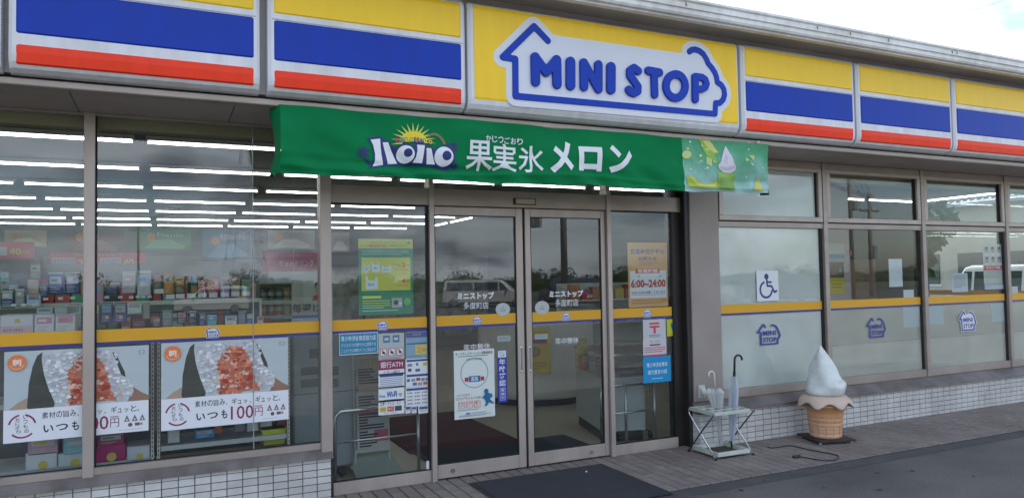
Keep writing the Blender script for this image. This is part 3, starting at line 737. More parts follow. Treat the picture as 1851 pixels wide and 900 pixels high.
bag(c, .085, .32, .12, .12, '小'); bag(c, .235, .30, .14, .14, '大'); bag(c, .41, .35, .18, .095, '弁当'); bag(c, .12, .50, .22, .165, '特大')
c.text('本体価格', .62, .325, .08, .02, (.15, .4, .12)).text('各', .72, .34, .05, .03, (.1, .3, .15)).text('2', .78, .315, .075, .062, (.70, .12, .03), .02).text('円', .87, .34, .06, .03, (.25, .25, .1)).text('(税込 2.2円)', .66, .395, .26, .024, (.5, .15, .05))
c.text('本体価格', .68, .545, .08, .02, (.15, .4, .12)).text('4', .78, .525, .075, .065, (.70, .12, .03), .02).text('円', .87, .55, .06, .03, (.25, .25, .1)).text('(税込4.4円)', .70, .61, .23, .024, (.6, .2, .05))
c.rect(.06, .715, .9, .003, (.4, .6, .45)).rect(.06, .75, .34, .035, (.55, .62, .12)).lines(.06, .81, .50, .12, 4, (.42, .62, .20)).lines(.06, .94, .86, .03, 1, (.35, .60, .5)).rect(.59, .785, .2, .13, (.35, .38, .37)).disc(.67, .845, .045, (.06, .07, .07)).disc(.75, .86, .03, (.6, .6, .6)).disc(.88, .84, .07, (.14, .42, .14))
c.done()
# cyan youth protection sticker
CY = (.015, .23, .40)
c = Card(613, 603, 683, 638, .063, 'notice_sticker', 'bright blue three-line notice sticker below the stripe left of the doors', 'sticker', CY)
c.text('青少年健全育成協力店', .05, .12, .90, .25, WH, .012).text('子どもたちが健やかに成長する', .05, .46, .90, .18, WH).text('ことができる環境づくりに努めます', .05, .72, .90, .17, WH).rect(0, 0, 1, .03, WH, 'border').rect(0, .97, 1, .03, WH, 'border').rect(0, 0, .015, 1, WH, 'border').rect(.985, 0, .015, 1, WH, 'border').done()
# sticker cluster
PG = (.42, .47, .48)
c = Card(684, 603, 731, 650, .063, 'notice_sticker', 'pale sticker with small pictograms of phone, dog and no smoking beside the door', 'sticker', PG)
for i, x in enumerate((.18, .55)): c.rect(x, .08, .26, .26, (.08, .18, .30)).rect(x+.05, .16, .16, .10, (.5, .55, .58))
for i, x in enumerate((.06, .38, .70)):
    c.rect(x, .55, .26, .27, (.50, .06, .05)).rect(x+.02, .57, .22, .23, WH).poly([(x+.05, .6), (x+.08, .58), (x+.22, .76), (x+.19, .79)], (.3, .05, .05)).rect(x+.08, .66, .1, .08, INK)
c.lines(.1, .88, .8, .08, 2, (.2, .25, .28)).done()
c = Card(684, 651, 731, 675, .0628, 'atm_sticker', 'crimson and white bank ATM sticker in the column of stickers', 'sticker', WH)
c.rect(0, 0, 1, .66, (.28, .01, .07)).text('銀行ATM', .08, .12, .86, .42, WH, .012).text('イオン銀行', .18, .72, .64, .22, (.05, .05, .15)).done()
c = Card(684, 676, 731, 699, .0628, 'notice_sticker', 'white small-print sticker directly beneath the ATM sticker', 'sticker', WH)
c.rect(.05, .06, .9, .16, (.03, .06, .22)).lines(.06, .3, .88, .6, 5, (.2, .25, .4)).done()
c = Card(684, 700, 731, 723, .0628, 'wifi_sticker', 'white and blue Free Wi-Fi sticker beneath the small-print sticker', 'sticker', WH)
c.text('Free', .04, .5, .22, .2, (.02, .08, .35), .02).text('Wi-Fi', .31, .32, .40, .40, (.02, .08, .38), .04).rect(.05, .06, .5, .08, (.25, .3, .35)).ring(.84, .72, .14, .03, (.45, .38, .05), 'wifi_symbol', 45, 135, 8).ring(.84, .70, .09, .025, (.05, .1, .4), 'wifi_symbol', 45, 135, 8).disc(.84, .66, .025, (.05, .1, .4)).lines(.2, .85, .6, .08, 1, (.3, .35, .4)).done()
c = Card(684, 724, 731, 746, .0628, 'lottery_sticker', 'white sports lottery sticker with yellow, red and black blocks, lowest in its column', 'sticker', WH)
c.text('スポーツくじ', .06, .10, .55, .28, INK, .02).rect(.05, .45, .25, .34, (.55, .45, .12)).rect(.34, .45, .25, .34, (.6, .04, .03)).rect(.63, .45, .27, .34, (.06, .06, .07)).text('toto', .08, .52, .18, .16, (.6, .05, .04)).text('BIG', .38, .52, .16, .18, WH).ring(.78, .22, .07, .015, (.1, .1, .1)).lines(.2, .87, .6, .06, 1, (.1, .2, .3)).done()
c = Card(733, 600, 774, 646, .063, 'coupon_sticker', 'light blue sticker with yellow box reading 2, top right of the cluster', 'sticker', (.22, .36, .46))
c.rect(.02, .02, .96, .2, (.09, .10, .28)).text('ミニストップ', .32, .07, .36, .08, WH).rect(.05, .42, .9, .05, (.05, .12, .25)).rect(.42, .50, .52, .36, (.58, .48, .14)).text('2', .5, .58, .18, .2, (.6, .2, .03)).text('倍!', .72, .62, .2, .14, (.6, .08, .04)).lines(.05, .9, .9, .06, 1, (.1, .2, .3)).done()
c = Card(733, 649, 775, 697, .063, 'payment_sticker', 'white card payment sticker with rows of small logos below the light blue one', 'sticker', WH)
c.rect(.04, .03, .92, .07, (.03, .06, .25)).rect(.04, .55, .92, .08, (.03, .06, .25))
for i, (x, y, w_, cl) in enumerate(((.08, .17, .2, (.2, .25, .3)), (.45, .15, .1, (.1, .2, .25)), (.75, .16, .18, (.45, .5, .05)), (.1, .34, .15, (.05, .05, .08)), (.42, .36, .2, (.1, .12, .2)), (.05, .7, .12, (.1, .1, .3)), (.24, .7, .17, (.3, .3, .35)), (.45, .68, .18, (.45, .05, .05)), (.67, .7, .15, (.2, .3, .2)), (.86, .7, .1, (.1, .25, .4)), (.3, .84, .17, (.05, .15, .4)), (.52, .85, .18, (.4, .3, .3)), (.75, .84, .18, (.5, .1, .1)))): c.rect(x, y, w_, .10, cl, 'card_logo')
c.done()
c = Card(733, 701, 775, 732, .063, 'payment_sticker', 'white mobile payment sticker with three rows of tiny marks, lower right of the cluster', 'sticker', WH)
c.rect(.04, .04, .92, .12, (.03, .06, .25))
for r in range(4):
    for k in range(3): c.disc(.1+.32*k, .28+.18*r, .028, random.choice([(.5, .04, .03), (.1, .3, .15), (.05, .15, .4), (.4, .1, .1)])).rect(.15+.32*k, .25+.18*r, .14, .06, (.25, .25, .3))
c.done()
for i, (u0, u1, lb) in enumerate(((733, 742, 'leftmost of the three tiny stickers under the payment sticker'), (744, 753, 'middle of the three tiny stickers under the payment sticker'), (756, 775, 'widest of the three tiny stickers, nearest the door post'))):
    c = Card(u0, 735-i*.4, u1, 746-i*.4, .063, 'notice_sticker', lb, 'sticker', WH); c.rect(.1, .08, .8, .35, (.04, .08, .3)).lines(.12, .55, .76, .3, 2, (.35, .1, .12)).done()

# door lettering and stickers
def glass_text(name, label, items, y):
    m = MB(); x0, z0 = at(items[0][1], items[0][4], y)
    for (t_, ua, va, ub, vb, bold) in items:
        xa, za = at(ua, vb, y); xb, zb = at(ub, va, y); zmid = za
        vs, fs = text_geo(t_, xa-x0, za-z0, xb-xa, zb-za, 0, bold); m.add(vs, fs)
    o = m.build(name, pm('white_cut_lettering', (.74, .76, .80), .5), None, (x0, y, z0)); return tag(o, label, 'lettering')
glass_text('shop_name_lettering', 'white shop name lettering in katakana on the left door leaf', [('ミニストップ', 827, 527, 893, 542, .05), ('多度町店', 838, 545, 883, 559, .004)], .0645)
glass_text('shop_name_lettering', 'white shop name lettering in katakana on the right door leaf', [('ミニストップ', 993, 524, 1054, 538, .05), ('多度町店', 1004, 540, 1045, 554, .004)], .0645)
glass_text('opening_lettering', 'white open-all-year lettering on the left door leaf under the stripe', [('年中無休', 838, 619, 886, 634, .004)], .0645)
glass_text('opening_lettering', 'white open-all-year lettering on the right door leaf under the stripe', [('年中無休', 1004, 608, 1046, 623, .004)], .0645)
for (u, v, lb) in ((909, 559, 'round pale warning sticker at the edge of the left door leaf'), (980, 556, 'round pale warning sticker at the edge of the right door leaf')):
    x, z = at(u, v, .063); rr_ = at(u+13, v, .063)[0]-x
    o = MB().lathe([(rr_, 0), (rr_, .0012)], 0, 0, 24).build('warning_sticker', ink((.46, .50, .50)), None, (x, .0642, z)); o.rotation_euler = (R(90), 0, 0); o.scale = (1, .82, 1); tag(o, lb, 'sticker')
    vs, fs = flat_shape([[(-.022, -.016), (.022, -.016), (0, .024)], [(-.016, -.012), (0, .018), (.016, -.012)]], -.002, 0)
    MB().add([(a, -.0-c_ if False else c_, .0018) for a, b2, c_ in vs], fs).build('warning_triangle', ink((.12, .12, .12)), o)
for (u0, v0, u1, v1, lb) in ((899, 607, 923, 616, 'small pale touch sticker beside the pull of the left door leaf'), (967, 604, 990, 612, 'small pale touch sticker beside the pull of the right door leaf')):
    Card(u0, v0, u1, v1, .0632, 'touch_sticker', lb, 'sticker', (.30, .36, .37)).lines(.1, .3, .8, .4, 2, (.15, .2, .2)).done()
# safety poster on left door (the animal mascot is left out)
c = Card(820, 634, 895, 751, .0632, 'safety_poster', 'white safety campaign poster with a circle and blue running figure on the left door', 'poster', (.66, .72, .70))
c.text('セーフティステーション活動実施店', .04, .03, .92, .045, INK, .015).lines(.1, .085, .8, .025, 1, (.1, .1, .12))
c.ring(.5, .34, .34, .012, (.04, .09, .22)).text('SAFETY STATION', .30, .125, .40, .028, INK).rect(.36, .385, .28, .085, (.02, .13, .30)).text('SS', .41, .40, .18, .055, (.7, .74, .76), .03).rect(.26, .40, .09, .06, (.45, .03, .06)).rect(.65, .40, .09, .06, (.45, .03, .06))
c.text('こまったときは…', .05, .635, .36, .03, INK).text('エスゾウくん', .04, .68, .42, .042, (.55, .05, .06), .02).text('のお店へ!', .47, .685, .24, .032, INK)
for i, (x, tt) in enumerate(((.10, '110'), (.29, '119'), (.48, '願'))): c.rect(x, .745, .15, .10, (.55, .08, .07), 'box_outline').rect(x+.012, .751, .126, .088, (.66, .68, .66)).text(tt, x+.025, .758, .10, .04, (.55, .06, .05), .02).lines(x+.03, .81, .09, .022, 1, (.5, .1, .1))
c.lines(.06, .865, .58, .02, 1, (.05, .2, .4)).rect(.28, .915, .09, .02, (.03, .1, .4)).lines(.4, .918, .4, .02, 1, (.2, .2, .25)).lines(.1, .945, .8, .03, 2, (.2, .2, .25))
rf = (.01, .13, .30)
c.disc(.78, .62, .055, rf, 'running_figure').poly([(.74, .66), (.84, .645), (.90, .70), (.86, .76), (.76, .765), (.72, .71)], rf, 'running_figure').poly([(.84, .65), (.93, .665), (.93, .72), (.87, .725)], (.01, .16, .36), 'backpack').poly([(.76, .75), (.86, .74), (.97, .80), (.955, .815), (.84, .785), (.80, .83), (.74, .845), (.735, .83), (.77, .80)], rf, 'running_figure').poly([(.73, .68), (.68, .72), (.69, .73), (.75, .71)], rf, 'running_figure')
c.done()
c = Card(899, 633, 917, 726, .0632, 'age_check_sticker', 'narrow blue vertical age check sticker right of the safety poster', 'sticker', (.012, .035, .36))
c.rect(.05, .01, .9, .13, WH).text('たばこ', .15, .02, .7, .045, (.02, .05, .35)).text('お酒', .25, .075, .5, .045, (.02, .05, .35))
for i, ch in enumerate('年齢確認'): c.text(ch, .14, .165+.135*i, .72, .118, WH, .015)
c.rect(.2, .72, .6, .235, WH, 'border').rect(.235, .728, .53, .219, (.012, .035, .36))
for i, ch in enumerate('実施中'): c.text(ch, .30, .738+.07*i, .40, .055, WH, .01)
c.done()
# opening hours notice (inside) and stickers on the right sidelight
OR = (.62, .33, .10)
c = Card(1134, 438, 1208, 553, .076, 'opening_hours_notice', 'orange and white opening hours notice reading 6:00 to 24:00 in the right sidelight', 'notice', OR)
c.text('営業時間変更の', .07, .10, .86, .085, (.02, .04, .24), .016).text('お知らせ', .27, .215, .46, .075, (.02, .04, .24), .02).lines(.28, .31, .48, .06, 2, (.35, .18, .08)).rect(.04, .44, .92, .42, WH).rect(.18, .405, .62, .075, (.62, .08, .05)).text('営業時間', .24, .415, .50, .055, WH, .02)
c.text('朝', .24, .51, .05, .03, INK).text('よる', .76, .51, .08, .03, INK).text('6:00~24:00', .06, .575, .88, .125, (.55, .04, .03), .04).text('24:00~6:00は休業しております', .07, .75, .86, .05, (.04, .07, .25), .01).rect(.07, .81, .86, .006, (.4, .1, .1)).lines(.08, .89, .84, .08, 2, (.35, .16, .05)).done()
c = Card(1162, 578, 1204, 612, .063, 'postal_sticker', 'white postal service sticker with red postal mark in the right sidelight', 'sticker', (.52, .52, .56))
c.rect(.28, .16, .44, .09, (.6, .04, .09), 'postal_mark').rect(.28, .32, .44, .09, (.6, .04, .09), 'postal_mark').rect(.45, .38, .10, .32, (.6, .04, .09), 'postal_mark').lines(.25, .76, .5, .16, 2, (.1, .15, .2)).done()
c = Card(1162, 613, 1205, 641, .0628, 'service_sticker', 'white small-print sticker with red lower edge below the postal mark', 'sticker', (.55, .54, .57))
c.text('切手・はがき', .28, .10, .44, .14, (.5, .05, .1)).rect(.28, .32, .46, .08, (.05, .05, .1)).lines(.05, .5, .9, .36, 3, (.45, .1, .15)).rect(0, .93, 1, .07, (.6, .03, .08)).done()
c = Card(1205, 577, 1230, 606, .063, 'helpline_sticker', 'yellow square sticker with a blue heart shape by the dark post', 'sticker', (.50, .50, .02))
c.disc(.42, .36, .13, (.01, .14, .32)).disc(.60, .36, .13, (.01, .14, .32)).poly([(.29, .42), (.73, .42), (.58, .72), (.51, .64), (.42, .74)], (.01, .14, .32)).rect(.2, .86, .5, .03, (.2, .2, .02)).done()
c = Card(1162, 645, 1213, 688, .063, 'notice_sticker', 'plain bright blue sticker with two lines of white characters, lowest in the right sidelight', 'sticker', (.0, .26, .55))
c.text('青少年健全育成', .13, .24, .75, .17, WH, .012).text('協力宣言の店', .16, .52, .70, .17, WH, .012).rect(.3, .84, .4, .02, WH).done()

# rice ball posters
def food_mat(name, a, b, sc, col3=None, dist='Distance'):
    m, t, bs = nodes(name); tc = t.nodes.new('ShaderNodeTexCoord'); v = t.nodes.new('ShaderNodeTexVoronoi'); v.inputs['Scale'].default_value = sc; v.inputs['Randomness'].default_value = 1
    n = t.nodes.new('ShaderNodeTexNoise'); n.inputs['Scale'].default_value = sc*.8; n.inputs['Detail'].default_value = 3
    r = t.nodes.new('ShaderNodeValToRGB'); r.color_ramp.elements[0].color = (*b, 1); r.color_ramp.elements[1].color = (*a, 1); r.color_ramp.elements[0].position = .15; r.color_ramp.elements[1].position = .75
    mxx = t.nodes.new('ShaderNodeMath'); mxx.operation = 'ADD'; mm = t.nodes.new('ShaderNodeMath'); mm.operation = 'MULTIPLY'; mm.inputs[1].default_value = .7
    ad = t.nodes.new('ShaderNodeVectorMath'); ad.operation = 'ADD'; sc2 = t.nodes.new('ShaderNodeVectorMath'); sc2.operation = 'SCALE'; sc2.inputs['Scale'].default_value = .04
    t.links.new(tc.outputs['Object'], n.inputs[0]); t.links.new(n.outputs['Color'], sc2.inputs[0]); t.links.new(tc.outputs['Object'], ad.inputs[0]); t.links.new(sc2.outputs[0], ad.inputs[1])
    t.links.new(ad.outputs[0], v.inputs[0]); t.links.new(v.outputs['Distance'], mm.inputs[0]); t.links.new(mm.outputs[0], mxx.inputs[0])
    n3 = t.nodes.new('ShaderNodeTexNoise'); n3.inputs['Scale'].default_value = sc*.25; t.links.new(tc.outputs['Object'], n3.inputs[0])
    m3 = t.nodes.new('ShaderNodeMath'); m3.operation = 'MULTIPLY'; m3.inputs[1].default_value = .8; t.links.new(n3.outputs[0], m3.inputs[0]); t.links.new(m3.outputs[0], mxx.inputs[1])
    t.links.new(mxx.outputs[0], r.inputs[0]); t.links.new(r.outputs[0], bs.inputs['Base Color']); bs.inputs['Roughness'].default_value = .45; return m
M_RICE = food_mat('printed_rice', (.80, .80, .85), (.50, .50, .56), 34)
M_SALM = food_mat('printed_salmon', (.80, .24, .12), (.45, .055, .02), 20)
M_NORI = food_mat('printed_seaweed', (.012, .018, .014), (.035, .045, .035), 60)
def jag(pts, amp, k=3, seed=1):
    rg = random.Random(seed); out = []
    for i, p in enumerate(pts):
        q_ = pts[(i+1) % len(pts)]
        for j in range(k):
            t_ = j/k; out.append((p[0]+(q_[0]-p[0])*t_+rg.uniform(-amp, amp), p[1]+(q_[1]-p[1])*t_+rg.uniform(-amp, amp)))
    return out
def rice_poster(xz, label):
    c = Card(0, 0, 0, 0, .0765, 'food_poster', label, 'poster', (.70, .75, .82), 'rice ball price posters in the shop window', xz=xz)
    def mp(pts, mat, nm):
        d = c.lay(); MB().add([(x*c.w, d, c.h*(1-y)) for x, y in pts], tess([(x*c.w, c.h*(1-y)) for x, y in pts])).build(nm, mat, c.root)
    SK = (.60, .38, .30)
    c.poly([(.03, .64), (.09, .57), (.15, .52), (.22, .58), (.22, .66)], SK, 'hand_picture').poly([(.86, .52), (.885, .48), (.95, .55), (1, .59), (1, .645), (.84, .645)], (.42, .19, .13), 'hand_picture')
    mp(jag([(.26, .04), (.33, .01), (.46, .03), (.55, .01), (.66, .03), (.74, .05), (.79, .20), (.82, .36), (.87, .42), (.885, .55), (.84, .645), (.38, .645), (.30, .45), (.26, .2)], .009, 4, 2), M_RICE, 'rice_picture')
    mp([(.735, .06), (.76, .08), (.825, .30), (.83, .36), (.80, .33)], M_NORI, 'seaweed_picture')
    mp([(.15, .62), (.155, .54), (.16, .38), (.185, .18), (.215, .06), (.25, .02), (.245, .10), (.26, .26), (.29, .42), (.335, .60), (.33, .645), (.16, .645)], M_NORI, 'seaweed_picture')
    mp(jag([(.42, .36), (.40, .30), (.45, .24), (.455, .14), (.50, .20), (.515, .07), (.56, .09), (.62, .10), (.67, .16), (.70, .30), (.72, .44), (.77, .62), (.60, .635), (.44, .64), (.43, .52), (.45, .44)], .012, 4, 5), M_SALM, 'salmon_picture')
    rp_ = [(.27, .05), (.46, .03), (.66, .03), (.76, .06), (.82, .34), (.87, .45), (.87, .60), (.36, .63), (.31, .45), (.275, .25)]
    sp_ = [(.42, .36), (.41, .28), (.455, .16), (.515, .07), (.62, .10), (.68, .18), (.72, .44), (.76, .61), (.45, .63), (.44, .46)]
    for k in range(430):
        rg = random.Random(k*7+3); x = .27+.60*rg.random(); y = .04+.59*rg.random(); a = rg.random()*3
        if not in_poly(x, y, rp_): continue
        sal = in_poly(x, y, sp_); edge = in_poly(x+.05, y, sp_) or in_poly(x-.05, y, sp_)
        sz = rg.uniform(.008, .017)*(1.5 if sal and k % 3 == 0 else 1)
        cl = rg.choice([(.85, .34, .22), (.66, .12, .05), (.80, .50, .40), (.50, .07, .03), (.38, .03, .02), (.74, .20, .10)]) if sal else rg.choice([(.88, .88, .90), (.80, .79, .85), (.64, .62, .70), (.50, .47, .56), (.74, .73, .80)] + ([(.75, .52, .46)] if edge else []))
        c.poly([(x+sz*math.cos(a+t_)*1.2, y+sz*1.45*math.sin(a+t_)*(.6 if i % 2 else 1)) for i, t_ in enumerate([0, .9, 1.8, 2.7, 3.6, 4.5, 5.4])], cl, 'grain_picture')
    c.rect(0, .642, 1, .358, (.76, .78, .84), 'lower_band')
    OG = (.80, .20, .05)
    c.disc(.085, .125, .062, OG).text('朝', .055, .085, .058, .075, (.80, .79, .80), .02).ring(.085, .125, .050, .004, (.75, .6, .5), 'printed_ring', 200, 340, 12)
    LGC = (.26, .015, .07)
    for a0, a1 in ((12, 78), (102, 168), (222, 318)): c.ring(.122, .825, .094, .013, LGC, 'crest_arc', a0, a1, 12)
    for i, ch in enumerate('いつもの'): c.text(ch, .128+.008*(i == 3), .705+.052*i, .030, .042, INK, .01)
    for i, ch in enumerate('おにぎり'): c.text(ch, .078+.008*(i > 2), .73+.045*i, .030, .038, INK, .01)
    for i, ch in enumerate('素材の旨み、ギュッ、ギュッと。'):
        x = .252+i*.0475; small = ch in 'ュッ、。'; hh = .072 if not small else (.046 if ch in 'ュッ' else .022); ww = .042 if not small else (.030 if ch in 'ュッ' else .013)
        c.text(ch, x, .690+(.072-hh if small else 0), ww, hh, INK, .008)
    for ch, x, y, w_, h_ in (('い', .262, .835, .068, .082), ('つ', .345, .835, .085, .072), ('も', .455, .815, .048, .105)): c.text(ch, x, y, w_, h_, INK, .022)
    c.text('100', .530, .785, .180, .158, LGC, .006).text('円', .722, .825, .064, .10, LGC, .0).rect(.722, .80, .06, .014, (.45, .2, .25), 'small_print')
    for i, x in enumerate((.82, .877, .932)): c.poly([(x, .875), (x+.044, .875), (x+.022, .80)], (.16, .14, .15), 'rice_ball_icon').disc(x+.022, .855, .008, (.7, .6, .6))
    c.disc(.866, .915, .016, (.15, .08, .09)).rect(.90, .895, .035, .035, (.13, .1, .12)).rect(.938, .90, .018, .025, (.4, .2, .2)).lines(.78, .965, .18, .012, 1, (.4, .4, .45))
    c.done()
    me = logo_meshes(M_PW, pm('logo_grey', (.2, .2, .25), .5)); o = bpy.data.objects.new('logo', me[1]); o.location = (.925*c.w, -.004, .90*c.h); o.scale = (.045*c.w, .1, .05*c.h); link(o, c.root)
    return c
rice_poster((-1.976, 1.150, -1.178, .592), 'rice ball poster reading 100 yen behind the leftmost window post')
rice_poster((-1.103, 1.158, -.285, .578), 'rice ball poster reading 100 yen in the middle of the left shop window')

# papers in the right hand windows
def paper(u0, v0, u1, v1, y, name, label, col=(.62, .68, .72), lines=0):
    c = Card(u0, v0, u1, v1, y, name, label, 'paper', col)
    if lines: c.lines(.12, .12, .76, .7, lines, (.3, .32, .36))
    c.done()
paper(1606, 468, 1632, 518, .012, 'paper_notice', 'blank white upright paper taped in the middle window above the stripe')
paper(1633, 524, 1652, 539, .012, 'paper_notice', 'small pale paper slip just above the stripe left of the post')
paper(1632, 555, 1662, 590, .0076, 'paper_notice', 'pale blue square paper below the stripe left of the post', (.50, .58, .60))
paper(1676, 552, 1706, 586, .0076, 'paper_notice', 'pale blue square paper below the stripe right of the post', (.50, .58, .60))
paper(1791, 549, 1816, 580, .0076, 'paper_notice', 'pale blue square paper below the stripe at the far right window', (.50, .58, .60))
paper(1720, 494, 1750, 527, .012, 'paper_notice', 'white typed notice taped over the view of the white van', (.60, .64, .72), 7)
paper(1824, 518, 1840, 530, .012, 'paper_notice', 'small pale slip above the stripe at the right edge of the picture')
c = Card(1776, 441, 1815, 522, .012, 'recruitment_poster', 'staff recruitment poster with photos of people and a red title band', 'poster', (.66, .66, .62))
c.rect(0, 0, 1, .48, (.50, .55, .60))
for k in range(6):
    x, y = .18+.31*(k % 3), .14+.22*(k//3); c.disc(x, y, .085, (.40, .28, .22), 'face_picture').poly([(x-.09, y), (x-.07, y-.075), (x+.07, y-.075), (x+.09, y), (x+.05, y-.03), (x-.05, y-.03)], (.03, .03, .04), 'hair_picture').rect(x-.11, y+.055, .22, .06, (.60, .63, .68), 'shirt_picture')
c.rect(0, .475, 1, .10, (.62, .04, .05)).text('スタッフ募集!', .12, .49, .75, .07, WH, .02)
for r in range(6): c.rect(.08, .62+.045*r, .84, .006, (.3, .3, .32), 'table_line')
c.rect(.0, .885, 1, .008, INK).rect(0, .893, 1, .107, (.45, .49, .56)).done()

# ================================================================ banner
BX0, BX1, BZ0, BZ1 = -.440, 3.562, 2.225, 2.648
def wob(x, z):
    t_ = (BZ1-z)/(BZ1-BZ0)
    f = .010*math.sin(5.2*x+3.0*t_)+.006*math.sin(13*x-5*t_+1)+.010*t_*math.sin(2.1*x+.6)
    f += .012*math.exp(-((x-.0-(t_)*.45)/.05)**2)*t_ + .008*math.sin(9*(z*3.3)+4*x)*t_*.6
    f += .010*math.exp(-((t_-.80-.04*math.sin(3*x))/.05)**2)*(0.5+.5*math.sin(1.7*x+.8))-.008*math.exp(-((t_-.88-.05*math.sin(2.3*x+1))/.035)**2)
    f += .008*math.sin(22*(x-.7*t_))*max(0, t_-.35)
    return -.705-.02*math.sin(PI*min(1, t_*1.05))*.8+f*1.35
def banner_mesh(x0, x1, nx, nz, thick=.0, hem=True):
    m = MB(); v = []
    for j in range(nz+1):
        for i in range(nx+1):
            x = x0+(x1-x0)*i/nx; t_ = j/nz; z = BZ1-(BZ1-BZ0)*t_
            zz = z+(.006*math.sin(4*x+.5)+.004*math.sin(11*x))*(1 if j in (nz,) else t_*.3)
            v.append((x, wob(x, z), zz))
    f = [(j*(nx+1)+i, (j+1)*(nx+1)+i, (j+1)*(nx+1)+i+1, j*(nx+1)+i+1) for j in range(nz) for i in range(nx)]
    return m.add(v, f)
M_GREEN = pm('green_banner_cloth', (.003, .185, .062), .85, 0, .08, 3, .08, 300, spec=.15)
M_GPIC, t, b = nodes('banner_picture_print')
tc_ = t.nodes.new('ShaderNodeTexCoord'); sp2 = t.nodes.new('ShaderNodeSeparateXYZ'); nz = t.nodes.new('ShaderNodeTexNoise'); nz.inputs['Scale'].default_value = 4.5; nz.inputs['Detail'].default_value = 6; nz.inputs['Roughness'].default_value = .65
ma = t.nodes.new('ShaderNodeMath'); ma.operation = 'MULTIPLY_ADD'; ma.inputs[1].default_value = -1.7; ma.inputs[2].default_value = 4.22
mb_ = t.nodes.new('ShaderNodeMath'); mb_.operation = 'ADD'; rg2 = t.nodes.new('ShaderNodeValToRGB')
t.links.new(tc_.outputs['Object'], sp2.inputs[0]); t.links.new(tc_.outputs['Object'], nz.inputs[0]); t.links.new(sp2.outputs['Z'], ma.inputs[0]); t.links.new(ma.outputs[0], mb_.inputs[0]); t.links.new(nz.outputs[0], mb_.inputs[1]); t.links.new(mb_.outputs[0], rg2.inputs[0])
rg2.color_ramp.elements[0].position = .0; rg2.color_ramp.elements[0].color = (.02, .22, .08, 1); rg2.color_ramp.elements[1].position = .95; rg2.color_ramp.elements[1].color = (.36, .56, .58, 1)
q1 = rg2.color_ramp.elements.new(.45); q1.color = (.09, .36, .20, 1)
t.links.new(rg2.outputs[0], b.inputs['Base Color']); b.inputs['Roughness'].default_value = .7
banner = empty('fabric_banner', (1.56, -.66, 2.225), 0, 'long green fabric banner with white Japanese lettering hung over the entrance', 'banner')
BO = Vector(banner.location)
def pb(o): o.parent = banner; o.location = o.location-BO; return o
pb(banner_mesh(BX0, 2.655, 220, 34).build('green_cloth', M_GREEN, smooth=True))
pb(banner_mesh(2.655, BX1, 70, 34).build('picture_cloth', M_GPIC, smooth=True))
bx = MB()
for (xa, sgn) in ((BX0, -1), (BX1, 1)):
    v = []; bx = MB()
    for j in range(13):
        z = BZ1-(BZ1-BZ0)*j/12; y0_ = wob(xa, z)
        for i in range(5): v.append((xa+sgn*(.045*math.sin(PI*i/4)*(.6+.4*math.sin(5*z*3))), y0_+(.28 if sgn < 0 else .10)*i/4, z))
    bx.add(v, [(j*5+i, j*5+i+1, (j+1)*5+i+1, (j+1)*5+i) for j in range(12) for i in range(4)])
    pb(bx.build('cloth_return', M_GREEN, smooth=True))
pb(MB().tube([(BX0, -.66, 2.635), (BX1, -.66, 2.635)], .012, 8).build('hanging_rod', M_CAP))
def wy(x, z): return wob(x, z)
M_BW = pm('banner_white_print', (.72, .76, .80), .55)
def btext(t_, u0, v0, u1, v1, bold, nm='lettering'):
    xa, za = at(u0, v1, -.71); xb, zb = at(u1, v0, -.71); zc = (za+zb)/2
    vs, fs = text_geo(t_, xa, za, xb-xa, zb-za, 0, bold); vs, fs = densify(vs, fs, .018); vs = [(x, wy(x, z)-.006, z) for x, _, z in vs]; return pb(MB().add(vs, fs).build(nm, M_BW))
for t_, a in (('果', (842, 257, 889, 307)), ('実', (890, 262, 934, 309)), ('氷', (938, 266, 981, 311)), ('メ', (993, 257, 1033, 313)), ('ロ', (1044, 268, 1083, 309)), ('ン', (1097, 266, 1140, 313))):
    btext(t_, *a, .012 if t_ in '果実氷' else .045)
for k, ch in enumerate('かじつごおり'): btext(ch, 876+11.8*k, 246+1.0*k, 886+11.8*k, 257+1.0*k, .012)
# island style logo
def pl_(pts, nm, mat, dy): # zoom coordinates scale 8.181 origin 640,220
    P_ = [at(640+x/8.181, 220+y/8.181, -.71) for x, y in pts]
    vs, fs = densify([(x, 0, z) for x, z in P_], tess(P_), .018); return pb(MB().add([(x, wy(x, z)+dy, z) for x, _, z in vs], fs).build(nm, mat))
M_NV = pm('banner_navy_print', (.012, .02, .15), .55); M_YS = pm('banner_yellow_print', (.72, .58, .01), .55)
cx_, cy_ = 868, 300
for k in range(13):
    a = R(200-k*18.5)*-1
    a = -PI*(k/12)*1.08+.12
    ux, uy = math.cos(a), math.sin(a); r1, r2 = 165, 285
    pl_([(cx_+r1*ux-16*uy, cy_+r1*.95*uy+16*ux), (cx_+r2*1.15*ux, cy_+r2*uy), (cx_+r1*ux+16*uy, cy_+r1*.95*uy-16*ux)], 'sun_ray', pm('banner_ray_print', (.50, .62, .10), .55), -.0055)
pl_([(cx_+195*math.cos(t_*PI/14), 310-165*math.sin(t_*PI/14)) for t_ in range(15)], 'sun', M_YS, -.006)
ra_ = [(1060+0, 225), (1110, 190), (1175, 172), (1235, 190), (1290, 235), (1330, 300), (1345, 345), (1310, 345), (1290, 300), (1255, 250), (1215, 222), (1170, 208), (1125, 218), (1080, 250)]
pl_(ra_, 'rainbow', pm('banner_rainbow_print', (.22, .15, .07), .55), -.0056)
